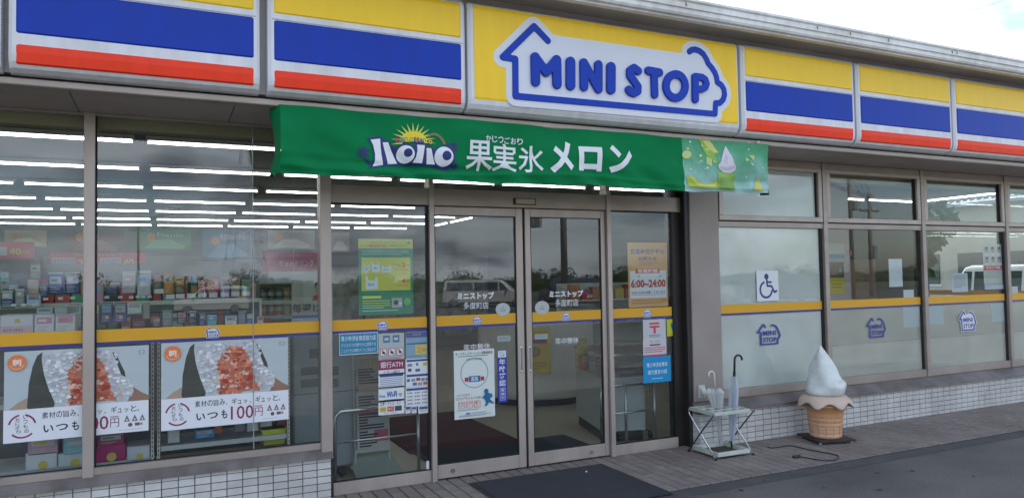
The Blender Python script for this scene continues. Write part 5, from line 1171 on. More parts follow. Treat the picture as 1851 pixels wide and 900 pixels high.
G = [
 ('tissue_pack', 'white kitchen towel pack with pale pink lower half, far left above the stripe', 'towel pack', 0, 570, 60, 604, .45, (.62, .60, .62), None, .25, None),
 ('tissue_pack', 'left one of two pink and white tissue packs just above the stripe', 'tissue pack', 62, 569, 98, 602, .45, (.60, .63, .62), (.62, .20, .36), .2, None),
 ('tissue_pack', 'right one of two pink and white tissue packs just above the stripe', 'tissue pack', 100, 568, 136, 600, .45, (.60, .63, .60), (.62, .25, .38), .2, None),
 ('mask_pack', 'left one of two navy hanging packs with a white square', 'packet', 87, 495, 114, 532, 1.0, (.03, .06, .26), (.45, .50, .58), .02, 'header'),
 ('mask_pack', 'right one of two navy hanging packs with a white square', 'packet', 117, 495, 144, 531, 1.0, (.025, .04, .20), (.5, .53, .60), .02, 'header'),
 ('hanging_pack', 'narrow rose packet hanging beside the left window post', 'packet', 147, 492, 153, 533, 1.0, (.38, .20, .22), None, .02, None),
 ('hanging_pack', 'pale pink and white packet hanging over the price tags', 'packet', 221, 493, 245, 530, 1.0, (.48, .44, .46), (.5, .3, .34), .02, 'header'),
 ('hanging_pack', 'white and light blue packet hanging beside the pale pink one', 'packet', 248, 492, 273, 534, 1.0, (.52, .55, .58), (.22, .36, .50), .02, 'header'),
 ('hanging_pack', 'teal packet at the far left edge below the red banner', 'packet', 0, 490, 17, 510, 1.1, (.16, .34, .36), (.4, .45, .45), .03, None),
 ('hanging_pack', 'mauve packet with white label right of the far left goods', 'packet', 54, 476, 74, 505, 1.1, (.34, .28, .32), (.5, .5, .5), .03, None),
 ('hanging_pack', 'dark navy packet with white oval at the far left', 'packet', 1, 524, 25, 557, .8, (.02, .04, .13), (.38, .42, .46), .03, None),
 ('hanging_pack', 'grey packet next to the dark navy one at the far left', 'packet', 27, 521, 45, 553, .8, (.22, .24, .24), (.34, .34, .3), .03, None),
 ('wet_wipe_pack', 'white and sky blue pack in the left window bay', 'packet', 48, 532, 73, 553, .8, (.50, .56, .60), (.08, .28, .50), .05, None),
 ('hanging_pack', 'beige carton above the white and sky blue pack', 'carton', 49, 505, 70, 531, .85, (.42, .36, .30), None, .05, None),
 ('hanging_pack', 'blue packet between the beige carton and the navy packs', 'packet', 71, 515, 84, 536, .9, (.10, .20, .36), (.3, .36, .42), .03, None),
 ('small_box', 'silver grey carton directly above the pink tissue packs', 'carton', 66, 557, 95, 569, .55, (.36, .40, .42), (.1, .14, .16), .08, None),
 ('small_box', 'flat grey carton above the right tissue pack', 'carton', 98, 555, 122, 567, .55, (.30, .33, .34), None, .08, None),
 ('hanging_pack', 'teal topped white packet beside the left window post', 'packet', 123, 547, 146, 584, .6, (.36, .42, .42), (.10, .26, .28), .04, None),
 ('hanging_pack', 'dark green and black packet just right of the left window post', 'packet', 167, 546, 180, 588, .65, (.13, .15, .10), (.34, .32, .2), .04, None),
 ('small_box', 'left one of two purple and orange cartons', 'carton', 182, 547, 203, 584, .65, (.07, .06, .20), (.16, .24, .36), .05, 'mark'),
 ('small_box', 'right one of two purple and orange cartons', 'carton', 206, 547, 229, 583, .65, (.10, .07, .22), (.34, .30, .36), .05, 'mark'),
 ('small_box', 'white carton with green ring pattern', 'carton', 230, 546, 256, 567, .65, (.46, .54, .50), (.2, .34, .3), .05, None),
 ('hanging_pack', 'brown grey packet right of the green ring carton', 'packet', 258, 548, 271, 576, .65, (.24, .22, .20), None, .05, None),
 ('dark_pack', 'dark olive pack on the lower hooks under the framed price panel', 'packet', 176, 508, 196, 545, 1.05, (.09, .11, .07), (.25, .24, .14), .04, None),
 ('dark_pack', 'second dark pack on the hooks beside the pale pink packet', 'packet', 198, 510, 218, 543, 1.05, (.07, .08, .09), (.2, .2, .2), .04, None),
 ('snack_bag', 'orange snack bag at the left of the second window bay', 'snack bag', 296, 493, 314, 532, .9, (.46, .16, .02), (.5, .34, .1), .05, None),
 ('snack_bag', 'brown snack bag with orange roof shape beside the orange one', 'snack bag', 316, 500, 335, 531, .9, (.10, .06, .04), (.46, .20, .06), .05, None),
 ('snack_bag', 'dark snack bag in front of the shelf left of the orange bag', 'snack bag', 277, 495, 294, 522, .95, (.10, .08, .07), (.34, .2, .12), .05, None),
 ('snack_bag', 'sky blue snack bag between the brown and crimson bags', 'snack bag', 343, 498, 356, 512, .95, (.16, .32, .46), None, .05, None),
 ('snack_bag', 'crimson snack bag left of the larger red one', 'snack bag', 357, 507, 371, 531, .95, (.36, .03, .06), (.5, .4, .36), .05, None),
 ('snack_bag', 'larger red snack bag in the middle of the second window bay', 'snack bag', 373, 504, 396, 532, .95, (.40, .02, .05), (.46, .36, .2), .05, None),
 ('snack_bag', 'pink and blue snack bag right of the red one', 'snack bag', 398, 494, 415, 531, .95, (.26, .24, .38), (.46, .2, .28), .05, None),
 ('snack_bag', 'beige and olive snack bag near the hanging wire', 'snack bag', 418, 501, 434, 531, .95, (.34, .32, .22), (.16, .18, .1), .05, None),
 ('snack_bag', 'mint green snack bag at the end of the hook row', 'snack bag', 437, 505, 453, 531, .95, (.18, .42, .34), (.3, .2, .1), .05, None),
 ('small_item', 'grey blister pack on the lower shelf at the left of the second bay', 'blister pack', 293, 560, 312, 590, .6, (.16, .18, .20), (.24, .26, .28), .04, None),
 ('small_item', 'small red topped pot on the lower shelf', 'pot', 276, 574, 290, 590, .6, (.20, .08, .10), (.42, .30, .32), .05, None),
 ('small_item', 'dark blister pack with silver disc on the lower shelf', 'blister pack', 320, 563, 338, 584, .6, (.06, .06, .07), (.34, .34, .36), .04, None),
 ('small_item', 'black hanging pack on the lower shelf left of the navy box', 'blister pack', 341, 561, 356, 586, .6, (.03, .03, .04), (.2, .2, .22), .04, None),
 ('small_item', 'navy box on the lower shelf left of the cyan pack', 'carton', 360, 566, 373, 588, .6, (.03, .06, .18), (.1, .2, .4), .04, None),
 ('small_item', 'bright cyan pack on the lower shelf above the stripe', 'packet', 375, 569, 392, 588, .58, (.06, .40, .52), (.1, .24, .4), .04, None),
 ('small_item', 'dark red pack right of the cyan one on the lower shelf', 'packet', 394, 561, 403, 586, .6, (.20, .03, .04), None, .04, None),
 ('price_card', 'white card with black lines standing on the lower shelf', 'card', 407, 571, 428, 588, .55, (.62, .62, .58), (.3, .3, .3), .01, None),
 ('small_item', 'grey dotted pack right of the white lined card', 'packet', 430, 562, 444, 586, .6, (.24, .26, .30), None, .04, None),
 ('small_item', 'deep blue pack with white pattern at the right of the lower shelf', 'packet', 445, 566, 461, 586, .6, (.04, .10, .32), (.4, .42, .46), .04, None),
 ('small_item', 'cream card with red mark beside the drinks warmer', 'card', 465, 572, 477, 586, .6, (.55, .52, .40), (.36, .2, .1), .02, None),
 ('small_item', 'low black and red carton under the drinks warmer', 'carton', 475, 576, 490, 584, .6, (.14, .02, .03), None, .04, None),
 # bottom shelves
 ('toilet_roll_pack', 'pink wrapped toilet roll pack on top of white rolls, bottom left', 'toilet rolls', 50, 792, 105, 819, .25, (.50, .30, .40), (.56, .44, .5), .22, None),
 ('toilet_roll_pack', 'white toilet roll pack at the bottom left under the pink one', 'toilet rolls', 46, 820, 103, 846, .25, (.56, .60, .62), None, .22, 'mark'),
 ('toilet_roll_pack', 'sky blue wrapped roll pack left of the window post at the bottom', 'toilet rolls', 114, 792, 166, 818, .25, (.20, .46, .56), (.4, .52, .58), .22, None),
 ('toilet_roll_pack', 'white roll pack under the sky blue one', 'toilet rolls', 105, 820, 160, 840, .25, (.50, .58, .60), None, .22, 'mark'),
 ('napkin_pack', 'magenta napkin pack at the bottom right of the left window post', 'napkin pack', 170, 806, 227, 831, .25, (.36, .01, .13), None, .22, 'mark'),
 ('napkin_pack', 'magenta and white napkin pack lying on top of the other magenta one', 'napkin pack', 176, 786, 224, 804, .26, (.34, .02, .14), (.48, .44, .46), .22, None),
 ('toilet_roll_pack', 'white roll pack right of the magenta packs by the shelf upright', 'toilet rolls', 229, 808, 271, 829, .25, (.52, .54, .60), None, .22, 'mark'),
 ('paper_cup_stack', 'white cup shaped pot on the low shelf under the second rice ball poster', 'pot', 303, 776, 325, 799, .28, (.48, .50, .52), None, .06, None),
 ('blue_packet', 'blue flat packet lying on the low shelf', 'packet', 352, 778, 388, 790, .28, (.03, .22, .50), (.3, .5, .6), .1, None),
 ('orange_packet', 'orange red packet behind the blue one on the low shelf', 'packet', 386, 768, 402, 782, .33, (.55, .12, .03), None, .06, None),
 ('grey_packet', 'grey bag on the low shelf left of the white box', 'packet', 424, 765, 444, 779, .3, (.22, .22, .26), None, .06, None),
 ('white_box', 'small white box near the right end of the low shelf', 'box', 447, 763, 467, 778, .27, (.56, .58, .60), None, .07, None),
 ('white_bag', 'translucent white bag beside the small white box', 'bag', 470, 757, 492, 770, .32, (.46, .48, .48), None, .07, None),
 ('dark_red_bag', 'dark red bag at the right end of the low shelf', 'bag', 500, 752, 519, 767, .32, (.20, .04, .07), None, .07, None),
]
for g_ in G: gobj = goods(g_[0], g_[1], g_[2], *g_[3:8], g_[8], g_[9], g_[10], prt=g_[11])
tw = bpy.data.objects['tissue_pack']; x0, z1 = at(0, 570, .45); x1, z0 = at(60, 604, .45)
vs, fs = text_geo('キッチンタオル', .10*(x1-x0), .16*(z1-z0), .6*(x1-x0), .16*(z1-z0), -.0015, .01); MB().add(vs, fs).build('lettering', ink((.06, .04, .04)), tw)
MB().quad([(0, -.001, 0), (x1-x0, -.001, 0), (x1-x0, -.001, .45*(z1-z0)), (0, -.001, .45*(z1-z0))]).build('pink_print', ink((.62, .42, .46)), tw)
MB().prism([((x1-x0)*.42, .60*(z1-z0)), ((x1-x0)*.62, .60*(z1-z0)), ((x1-x0)*.58, .82*(z1-z0)), ((x1-x0)*.46, .82*(z1-z0))], -.0012, 0).build('crown_mark', ink((.55, .42, .1)), tw)
x0, z1 = at(474, 777, .32); x1, z0 = at(517, 800, .32)
yb = MB().prism([(x0+.012, z0), (x1-.012, z0), (x1, z1), (x0, z1)], .32, .55).build('plastic_basket', pm('yellow_green_plastic', (.50, .52, .02), .4)); tag(yb, 'yellow green plastic basket under the low shelf by the upright', 'basket')
MB().prism([(x0-.005, z1-.008), (x1+.005, z1-.008), (x1+.005, z1), (x0-.005, z1)], .312, .56).build('basket_rim', MC['yellow_green_plastic'], yb)

# window shelf rack
def rack(xa, xb, label, shelves, y0=.24, y1=.72, ups=True):
    rk = empty('display_shelf', ((xa+xb)/2, (y0+y1)/2, 0), 0, label, 'shelf', 'display shelves behind the shop window'); ro = Vector(rk.location)
    def p_(o): o.parent = rk; o.location = o.location-ro; return o
    for x in (xa, xb-.018):
        o = p_(MB().box(x, x+.018, y0, y0+.03, .36, shelves[-1]).build('upright', pm('cream_upright', (.56, .55, .46), .5)))
        m = MB(); z = .38
        while z < 1.17: m.box(x+.006, x+.012, y0-.0008, y0, z, z+.016); z += .03
        sub(m.build('slots', M_BLACK), o)
    for z in shelves:
        o = p_(MB().box(xa+.02, xb-.02, y0+.03, y1, z-.012, z).build('shelf_board', M_SHELF)); sub(MB().bbox(xa+.02, xb-.02, y0+.018, y0+.03, z-.030, z+.004, .002).build('price_rail', pm('price_rail', (.46, .50, .48), .4)), o)
    return rk, p_
rack(-2.20, -1.148, 'shelf rack behind the left window with cream slotted uprights', [.375, .80, 1.205])
rack(-1.128, -.250, 'shelf rack behind the middle of the left window with cream slotted uprights', [.435, .85, 1.195])
# second rack further in with peg board
r2, p2 = rack(-2.35, -.36, 'taller goods rack with pegs standing behind the window shelves', [1.165, 1.42], .98, 1.40)
p2(box('back_panel', pm('rack_panel', (.16, .17, .18), .6), -2.35, -.36, 1.12, 1.14, .2, 1.72))
rge = random.Random(21); CN = [('navy', (.03, .05, .20)), ('white', (.55, .56, .56)), ('red', (.42, .04, .05)), ('green', (.06, .26, .12)), ('yellow', (.52, .42, .06)), ('grey', (.25, .26, .28)), ('orange', (.50, .18, .04)), ('light blue', (.2, .38, .5)), ('black', (.03, .03, .035)), ('pink', (.5, .26, .32))]
for bi, (zb, hmax, nm_) in enumerate(((1.165, .17, 'lower'), (1.42, .20, 'upper'))):
    x = -2.30; cnt = {}
    while x < -.46:
        cn, cc_ = rge.choice(CN); w_ = rge.uniform(.055, .10); h_ = hmax*rge.uniform(.6, 1); cnt[cn] = cnt.get(cn, 0)+1
        o = MB().bbox(0, w_, 0, .05, 0, h_, .004).build('packet', ink(cc_, .4), None, (x, 1.145, zb+.001)) if False else MB().bbox(0, w_, 0, .09, 0, h_, .004).build('packet', ink(cc_, .4), None, (x, 1.02, zb+.001))
        tag(o, '%s %s packet from the left on the %s board of the rear goods rack' % (ORD[cnt[cn]-1], cn, nm_), 'packet', 'packets on the rear goods rack')
        MB().box(.1*w_, .9*w_, -.001, 0, h_*.5, h_*.8).build('label_panel', ink(rge.choice(CN)[1], .4), o); x += w_+rge.uniform(.006, .03)
tgm = MB().box(0, .030, 0, .002, 0, .018).mesh('price_tag', ink((.58, .60, .60)))
tags_px = [(78, 540), (105, 539), (127, 538), (165, 538), (189, 537), (213, 537), (233, 537), (245, 536), (255, 536), (266, 536), (20, 551), (38, 551), (57, 551), (300, 538), (318, 537), (338, 536), (358, 535), (378, 535), (399, 534), (418, 533), (437, 532), (280, 528), (308, 587)]
for k, (u, v) in enumerate(tags_px):
    x, z = at(u, v, .76); o = bpy.data.objects.new('price_tag', tgm); o.location = (x, .76, z-.01); link(o)
    if u > 275: o.scale = (2.0, 1, 1.9)
    tag(o, 'white price tag, %s from the left on the %s rail, %s window bay' % (ORD[-1+sum(1 for a_ in tags_px if a_[0] <= u and (a_[0] < 160) == (u < 160) and abs(a_[1]-v) < 12)], 'lower' if v > 548 else 'upper', 'left' if u < 160 else 'second'), 'price tag', 'price tags in the left window bay' if u < 275 else 'price tags in the second window bay')

# drinks warmer
wx0, wz1 = at(455, 490, 1.5); wx1, wz0 = at(603, 600, 1.5)
dw = empty('drinks_warmer', ((wx0+wx1)/2, 1.7, 0), 0, 'grey drinks warmer cabinet under the red hot drink banner', 'drinks cabinet'); do = Vector(dw.location)
def pd(o): o.parent = dw; o.location = o.location-do; return o
pd(box('cabinet', pm('warmer_grey', (.40, .43, .42), .5), wx0+.04, wx1, 1.75, 1.95, .1, wz1-.02)); pd(box('header', pm('warmer_header', (.46, .50, .50), .5), wx0, wx1, 1.46, 1.9, wz1-.12, wz1, bev=.01))
pd(box('side_post', M_SHELF, wx0+.04, wx0+.06, 1.5, 1.9, .1, wz1-.12)); pd(box('side_post', M_SHELF, wx1-.02, wx1, 1.5, 1.9, .1, wz1-.12))
can_me = MB().lathe([(.028, 0), (.033, .004), (.033, .105), (.027, .115)], 0, 0, 10)
for r_, (vv, cols) in enumerate(((543, [(.05, .07, .10), (.03, .05, .09), (.04, .05, .07), (.36, .18, .06), (.4, .2, .08), (.08, .05, .04)]), (570, [(.30, .06, .05), (.34, .10, .07), (.4, .12, .06), (.50, .42, .12), (.52, .44, .14), (.5, .40, .1)]))):
    zz = at(480, vv, 1.55)[1]; pd(box('shelf_board', M_SHELF, wx0+.06, wx1-.02, 1.5, 1.75, zz-.012, zz)); pd(box('price_rail', MC['price_rail'], wx0+.06, wx1-.02, 1.49, 1.5, zz-.035, zz+.002))
    for k in range(7):
        x = wx0+.10+k*.068
        if x > wx1-.05: break
        o = MB().lathe([(.026, 0), (.032, .004), (.032, .10), (.025, .112)], 0, 0, 10).build('drink_can', ink(cols[k % 6], .3), None, (x, 1.56, zz)); tag(o, ['dark can', 'red or yellow can'][r_]+', %s from the left on the %s shelf of the drinks warmer' % (ORD[k], ['upper', 'lower'][r_]), 'drink can', 'cans in the drinks warmer')
        MB().lathe([(.0325, .04), (.0325, .075)], 0, 0, 10).build('label_band', ink((.46, .46, .46), .4), o)
c = Card(475, 456, 577, 489, 1.44, 'hot_drink_banner', 'crimson banner reading hot drinks above the drinks warmer', 'banner', (.46, .03, .07), thick=.004)
c.text('あたたかい飲み物はこちら', .15, .12, .72, .12, (.55, .3, .32)).text('ホットドリンク', .28, .42, .62, .34, (.62, .60, .60), .02).text('HOT', .10, .42, .12, .14, (.6, .4, .4)).done()
# 12 poster on the counter
c = Card(527, 505, 600, 590, .95, 'lottery_poster', 'poster with a woman in profile and big black characters beside the corner post', 'poster', (.40, .38, .33), thick=.004)
c.rect(.28, .02, .40, .50, (.46, .47, .42)).disc(.66, .22, .085, (.50, .32, .24), 'face_picture', .14).poly([(.575, .22), (.57, .08), (.66, .03), (.74, .06), (.76, .20), (.72, .12), (.62, .12)], (.03, .022, .02), 'hair_picture').poly([(.52, .40), (.60, .33), (.72, .33), (.80, .42), (.80, .45), (.5, .45)], (.46, .05, .04), 'clothing_picture').disc(.57, .38, .05, (.40, .03, .02))
c.text('毎週12億', .01, .50, .96, .19, (.04, .04, .02), .03).rect(0, .74, 1, .06, (.06, .12, .35)).rect(0, .80, 1, .20, (.50, .52, .55)).text('BIG', .80, .60, .15, .08, (.55, .56, .5), .03).done()
# red discount banners on the rack top
RD = (.50, .05, .07)
c = Card(0, 437, 62, 468, 1.35, 'discount_banner', 'red banner with yellow 40 at the far left edge of the window', 'banner', RD, thick=.003)
c.rect(-.15, .3, .35, .5, (.46, .48, .50)).text('40', .27, .36, .34, .40, (.60, .50, .05), .03).text('円引', .64, .50, .24, .24, (.55, .45, .08)).done()
c = Card(90, 457, 262, 487, 1.35, 'discount_banner', 'long red banner with yellow 20 and 40 across the left window post', 'banner', RD, thick=.003)
c.rect(.02, .28, .24, .52, (.40, .43, .48)).rect(.52, .28, .22, .52, (.40, .43, .48)).text('対象商品を買うとお得に値引き!', .25, .05, .5, .14, (.5, .36, .3)).text('20', .285, .38, .12, .38, (.60, .50, .05), .03).text('円引', .42, .52, .07, .22, (.55, .45, .08)).text('40', .76, .36, .12, .40, (.60, .50, .05), .03).text('円引', .89, .52, .07, .22, (.55, .45, .08))
for k in range(6): c.rect(.04+.036*k, .36, .024, .34, (.2, .24, .32), 'bottle_picture').rect(.54+.033*k, .36, .02, .34, (.3, .24, .3), 'bottle_picture')
c.done()
c = Card(355, 473, 398, 498, 1.3, 'price_card', 'small clear price card standing over the snack bags', 'card', (.28, .32, .34)); c.lines(.1, .15, .8, .7, 4, (.4, .45, .46)).done()
c = Card(421, 464, 470, 500, 1.38, 'price_card', 'larger dim notice card behind the hanging wire', 'card', (.16, .18, .20)); c.lines(.1, .15, .8, .7, 4, (.24, .27, .28)).done()
# hanging wires
for k, (u, v0_, v1_) in enumerate(((454, 380, 520), (531, 392, 490))):
    xt, zt = at(u-1, v0_, .9); xb_, zb_ = at(u, v1_, .9); tag(MB().tube([(xt, .9, 2.745), (xb_, .9, zb_)], .002, 5).build('hanging_wire', pm('wire_pale', (.5, .5, .45), .5)), ['thin pale wire hanging from the ceiling over the snack shelf', 'thin pale wire hanging in front of the hot drink banner'][k], 'wire')

# copier left of entrance
cx0 = at(530, 700, .62)[0]; cx1 = at(650, 700, .75)[0]
cp = empty('copy_machine', ((cx0+cx1)/2, .9, 0), 0, 'tall pale grey machine with dark vents behind the corner post', 'machine'); co = Vector(cp.location)
def pc(o): o.parent = cp; o.location = o.location-co; return o
MCP = pm('machine_grey', (.30, .345, .36), .45, 0, .05, 3)
pc(box('body', MCP, cx0, cx1-.04, .62, 1.2, .06, 1.12, bev=.012)); pc(box('side_panel', pm('machine_panel', (.26, .30, .31), .5), cx0+.20, cx0+.206, .612, .62, .1, 1.1))
for u0, v0_, u1, v1_ in ((545, 662, 575, 678), (545, 684, 575, 700), (597, 662, 612, 678), (597, 684, 612, 700), (560, 630, 577, 648)):
    xa, za = at(u0, v1_, .61); xb_, zb_ = at(u1, v0_, .61); o = pc(box('vent', pm('vent_dark', (.08, .09, .10), .6), xa, xb_, .612, .62, za, zb_))
    for k in range(4): sub(box('vent_slat', MCP, xa, xb_, .608, .612, za+(zb_-za)*(.15+.22*k), za+(zb_-za)*(.20+.22*k)), o)
pc(box('seam', M_GAP, cx0, cx1-.04, .617, .62, .66, .664))
wx, wz = at(619, 846, .55); pc(MB().lathe([(.035, 0), (.035, .03)], 0, 0, 16).build('caster', M_BLACK)).matrix_local = Matrix.Translation(Vector((wx, .56, .04))-co) @ Matrix.Rotation(R(90), 4, 'X')
# news rack
nr = empty('newspaper_rack', (.45, .75, 0), 0, 'white wire newspaper rack with sloping foot panel left of the doors', 'rack'); no = Vector(nr.location)
def pn(o): o.parent = nr; o.location = o.location-no; return o
for x in (.305, .585):
    pn(MB().tube([(x, .55, .02), (x, .62, .95), (x, .66, 1.02)], .008, 8).build('side_frame', pm('rack_cream', (.46, .48, .44), .5)))
pn(MB().quad([(.27, .40, .012), (.66, .40, .012), (.60, .64, .14), (.29, .64, .14)]).quad([(.27, .40, .006), (.29, .64, .134), (.60, .64, .134), (.66, .40, .006)]).build('foot_panel', pm('foot_panel_green', (.26, .31, .28), .5)))
pn(box('foot_bar', MC['rack_cream'], .30, .59, .54, .56, .17, .195))
for k in range(5):
    z = .92-.15*k; o = pn(MB().tube([(.305, .60-.01*k, z), (.585, .60-.01*k, z)], .004, 6).build('cross_wire', MC['rack_cream']))
for k in range(7): pn(MB().tube([(.34+.035*k, .60, .80), (.34+.035*k, .61, .97)], .0022, 5).build('cross_wire', MC['rack_cream']))
for k, (z, cl, lb) in enumerate(((.72, (.30, .30, .28), 'grey folded newspaper in the top pocket of the rack'), (.50, (.42, .40, .38), 'newspaper with red and black headlines in the second pocket of the rack'), (.36, (.36, .36, .36), 'plain folded newspaper in the third pocket of the rack'), (.22, (.46, .44, .44), 'newspaper in the lowest pocket of the rack, one half pink'))):
    o = MB().box(0, .26, 0, .012, 0, .17 if k else .13).build('newspaper', ink(cl, .8), None, (.315, .555-.01*k, z-.02)); o.rotation_euler = (R(-8), 0, 0); tag(o, lb, 'newspaper', 'newspapers in the wire rack')
    m = MB(); rgx = random.Random(k)
    for j in range(6): m.box(.02, .08+.15*rgx.random(), -.001, 0, .015+.022*j, .027+.022*j)
    m.build('headline_print', ink((.04, .04, .05), .8), o)
    if k in (1, 3): MB().box(.0 if k == 1 else .14, .255, -.0008, 0, .0 if k == 1 else .05, .012 if k == 1 else .16).build('coloured_print', ink((.50, .10, .16), .8), o)
# handrails
def rail(x0, x1, y, zt, zm, lb, arch=True, extra=()):
    r_ = empty('guard_rail', ((x0+x1)/2, y, 0), 0, lb, 'rail'); o_ = Vector(r_.location)
    m = MB().tube([(x0, y, 0), (x0, y, zt-.06), (x0+.012, y, zt-.025), (x0+.045, y, zt), (x1, y, zt), ], .0155, 10); o = m.build('top_rail', M_CHROME, r_, smooth=True); o.location = -o_
    o = MB().tube([(x0, y, zm), (x1, y, zm)], .009, 8).build('middle_rail', M_CHROME, r_, smooth=True); o.location = -o_
    for x in (x1,)+tuple(extra): o = MB().tube([(x, y, 0), (x, y, zt)], .014, 8).build('post', pm('steel_dull', (.34, .36, .37), .3, .8), r_, smooth=True); o.location = -o_
rail(.078, .735, .25, .565, .335, 'bent steel guard rail inside the left sidelight')
rail(2.46, 3.04, .28, .56, .31, 'steel guard rail inside the right sidelight', extra=(2.72,))
# shopping carts and baskets behind the right sidelight
def cart(x, y, lb, rz):
    c_ = empty('shopping_cart', (x, y, 0), rz, lb, 'cart', 'shopping carts by the entrance')
    W1, D1 = .34, .44
    for sx_ in (0, W1): MB().tube([(sx_, 0, .06), (sx_, D1, .10), (sx_, D1-.05, .55), (sx_, -.04, .62)], .010, 6).build('side_frame', M_CHROME, c_)
    MB().tube([(0, -.04, .62), (W1, -.04, .62)], .011, 6).build('push_bar', pm('cart_blue', (.02, .04, .15), .4), c_)
    m = MB()
    for k in range(7): xx = W1*k/6; m.tube([(xx, 0, .40), (xx, D1, .40)], .003, 4); m.tube([(xx, 0, .40), (xx, -.02, .60)], .003, 4)
    for k in range(5): zz = .40+.05*k; m.tube([(0, 0-.005*k, zz), (W1, -.005*k, zz)], .003, 4); m.tube([(0, 0, zz), (0, D1, zz)], .003, 4)
    m.build('wire_basket', M_CHROME, c_)
    for sx_ in (0, W1):
        for yy in (0, D1): o = MB().lathe([(.035, 0), (.035, .02)], 0, 0, 12).build('wheel', M_BLACK, c_); o.matrix_local = Matrix.Translation((sx_-.01, yy, .036)) @ Matrix.Rotation(R(90), 4, 'Y')
cart(2.78, .50, 'front shopping cart behind the right sidelight', R(-6)); cart(2.92, .92, 'rear shopping cart behind the right sidelight', R(-4))
# mats indoors
o = tag(box('carpet_mat', pm('navy_mat', (.018, .024, .036), .95, 0, .2, 6, .4, 200), .93, 2.46, .22, .99, .001, .010), 'dark navy mat just inside the doors', 'mat')
M_REDM, t, b = nodes('red_striped_mat'); tc_ = t.nodes.new('ShaderNodeTexCoord'); wv_ = t.nodes.new('ShaderNodeTexWave'); wv_.bands_direction = 'Y'; wv_.inputs['Scale'].default_value = .95; wv_.inputs['Distortion'].default_value = .2
r_ = t.nodes.new('ShaderNodeValToRGB'); r_.color_ramp.elements[0].color = (.085, .009, .012, 1); r_.color_ramp.elements[1].color = (.055, .012, .014, 1); r_.color_ramp.interpolation = 'CONSTANT'; r_.color_ramp.elements[1].position = .5
t.links.new(tc_.outputs['Object'], wv_.inputs[0]); t.links.new(wv_.outputs[0], r_.inputs[0]); t.links.new(r_.outputs[0], b.inputs['Base Color']); b.inputs['Roughness'].default_value = .95
tag(box('carpet_mat', M_REDM, .90, 1.98, .995, 2.75, .001, .009), 'dark red striped mat behind the navy one, seen through the left door', 'mat')
# round counter
rc_ = empty('round_counter', (3.30, 3.20, 0), 0, 'white rounded counter seen through the right door', 'counter')
MB().lathe([(.74, .08), (.75, .10), (.75, .98), (.72, 1.0)], 0, 0, 40).build('counter_body', pm('counter_white', (.60, .60, .55), .4), rc_, smooth=False)
MB().lathe([(.70, .0), (.70, .08)], 0, 0, 40).build('kick_plate', M_DARKF, rc_)
d_ = Vector((CAM.x-3.30, CAM.y-3.20, 0)).normalized(); aa = math.atan2(d_.x, -d_.y)
c = Card(0, 0, 0, 0, 0, 'yellow_poster', 'yellow point card poster on the round counter behind the right door', 'poster', (.60, .48, .02), xz=(0, .95, .36, .40))
c.text('キャッシュレス', .10, .06, .8, .08, (.5, .1, .05), .01).text('ご利用ください', .1, .16, .8, .08, (.3, .08, .05)).rect(.12, .26, .76, .09, (.30, .05, .25)).disc(.5, .53, .17, (.60, .10, .04)).disc(.46, .50, .12, (.10, .35, .10)).lines(.15, .76, .7, .18, 3, (.4, .2, .03)).done()
pos = Vector((3.30, 3.20, 0))+d_*.762; side = Vector((-d_.y, d_.x, 0)); side = side if side.x > 0 else -side
c.root.rotation_euler = (0, 0, math.atan2(side.y, side.x)); c.root.location = (pos.x-side.x*.18-.0, pos.y-side.y*.18, .40)
# glass fronted chest freezer
fz = empty('display_freezer', (2.62, .52, 0), R(-15), 'low glass sided display freezer behind the right door', 'freezer')
for o in (box('cabinet', pm('freezer_grey', (.40, .44, .42), .4), 0, .42, 0, .93, .1, .60), box('kick_plate', M_DARKF, .02, .40, .02, .91, 0, .1), box('glass_side', M_GLASS, -.005, 0, 0, .93, .60, .80), box('top_rim', M_CHROME, -.01, .43, -.01, .94, .80, .82)): o.parent = fz
for k, (u0, v0_, u1, v1_, cl, lb) in enumerate(((1050, 640, 1064, 668, (.50, .10, .04), 'orange bag on the rack behind the right door, left one'), (1065, 643, 1078, 672, (.36, .36, .42), 'grey bag on the rack behind the right door'), (1079, 645, 1091, 674, (.45, .06, .05), 'red bag on the rack behind the right door'), (1048, 612, 1062, 640, (.50, .40, .04), 'yellow paper badge on the rack behind the right door'))):
    goods('snack_bag', lb, 'snack bag', u0, v0_, u1, v1_, 1.05, cl, (.5, .5, .5), .05, 'goods behind the right door')
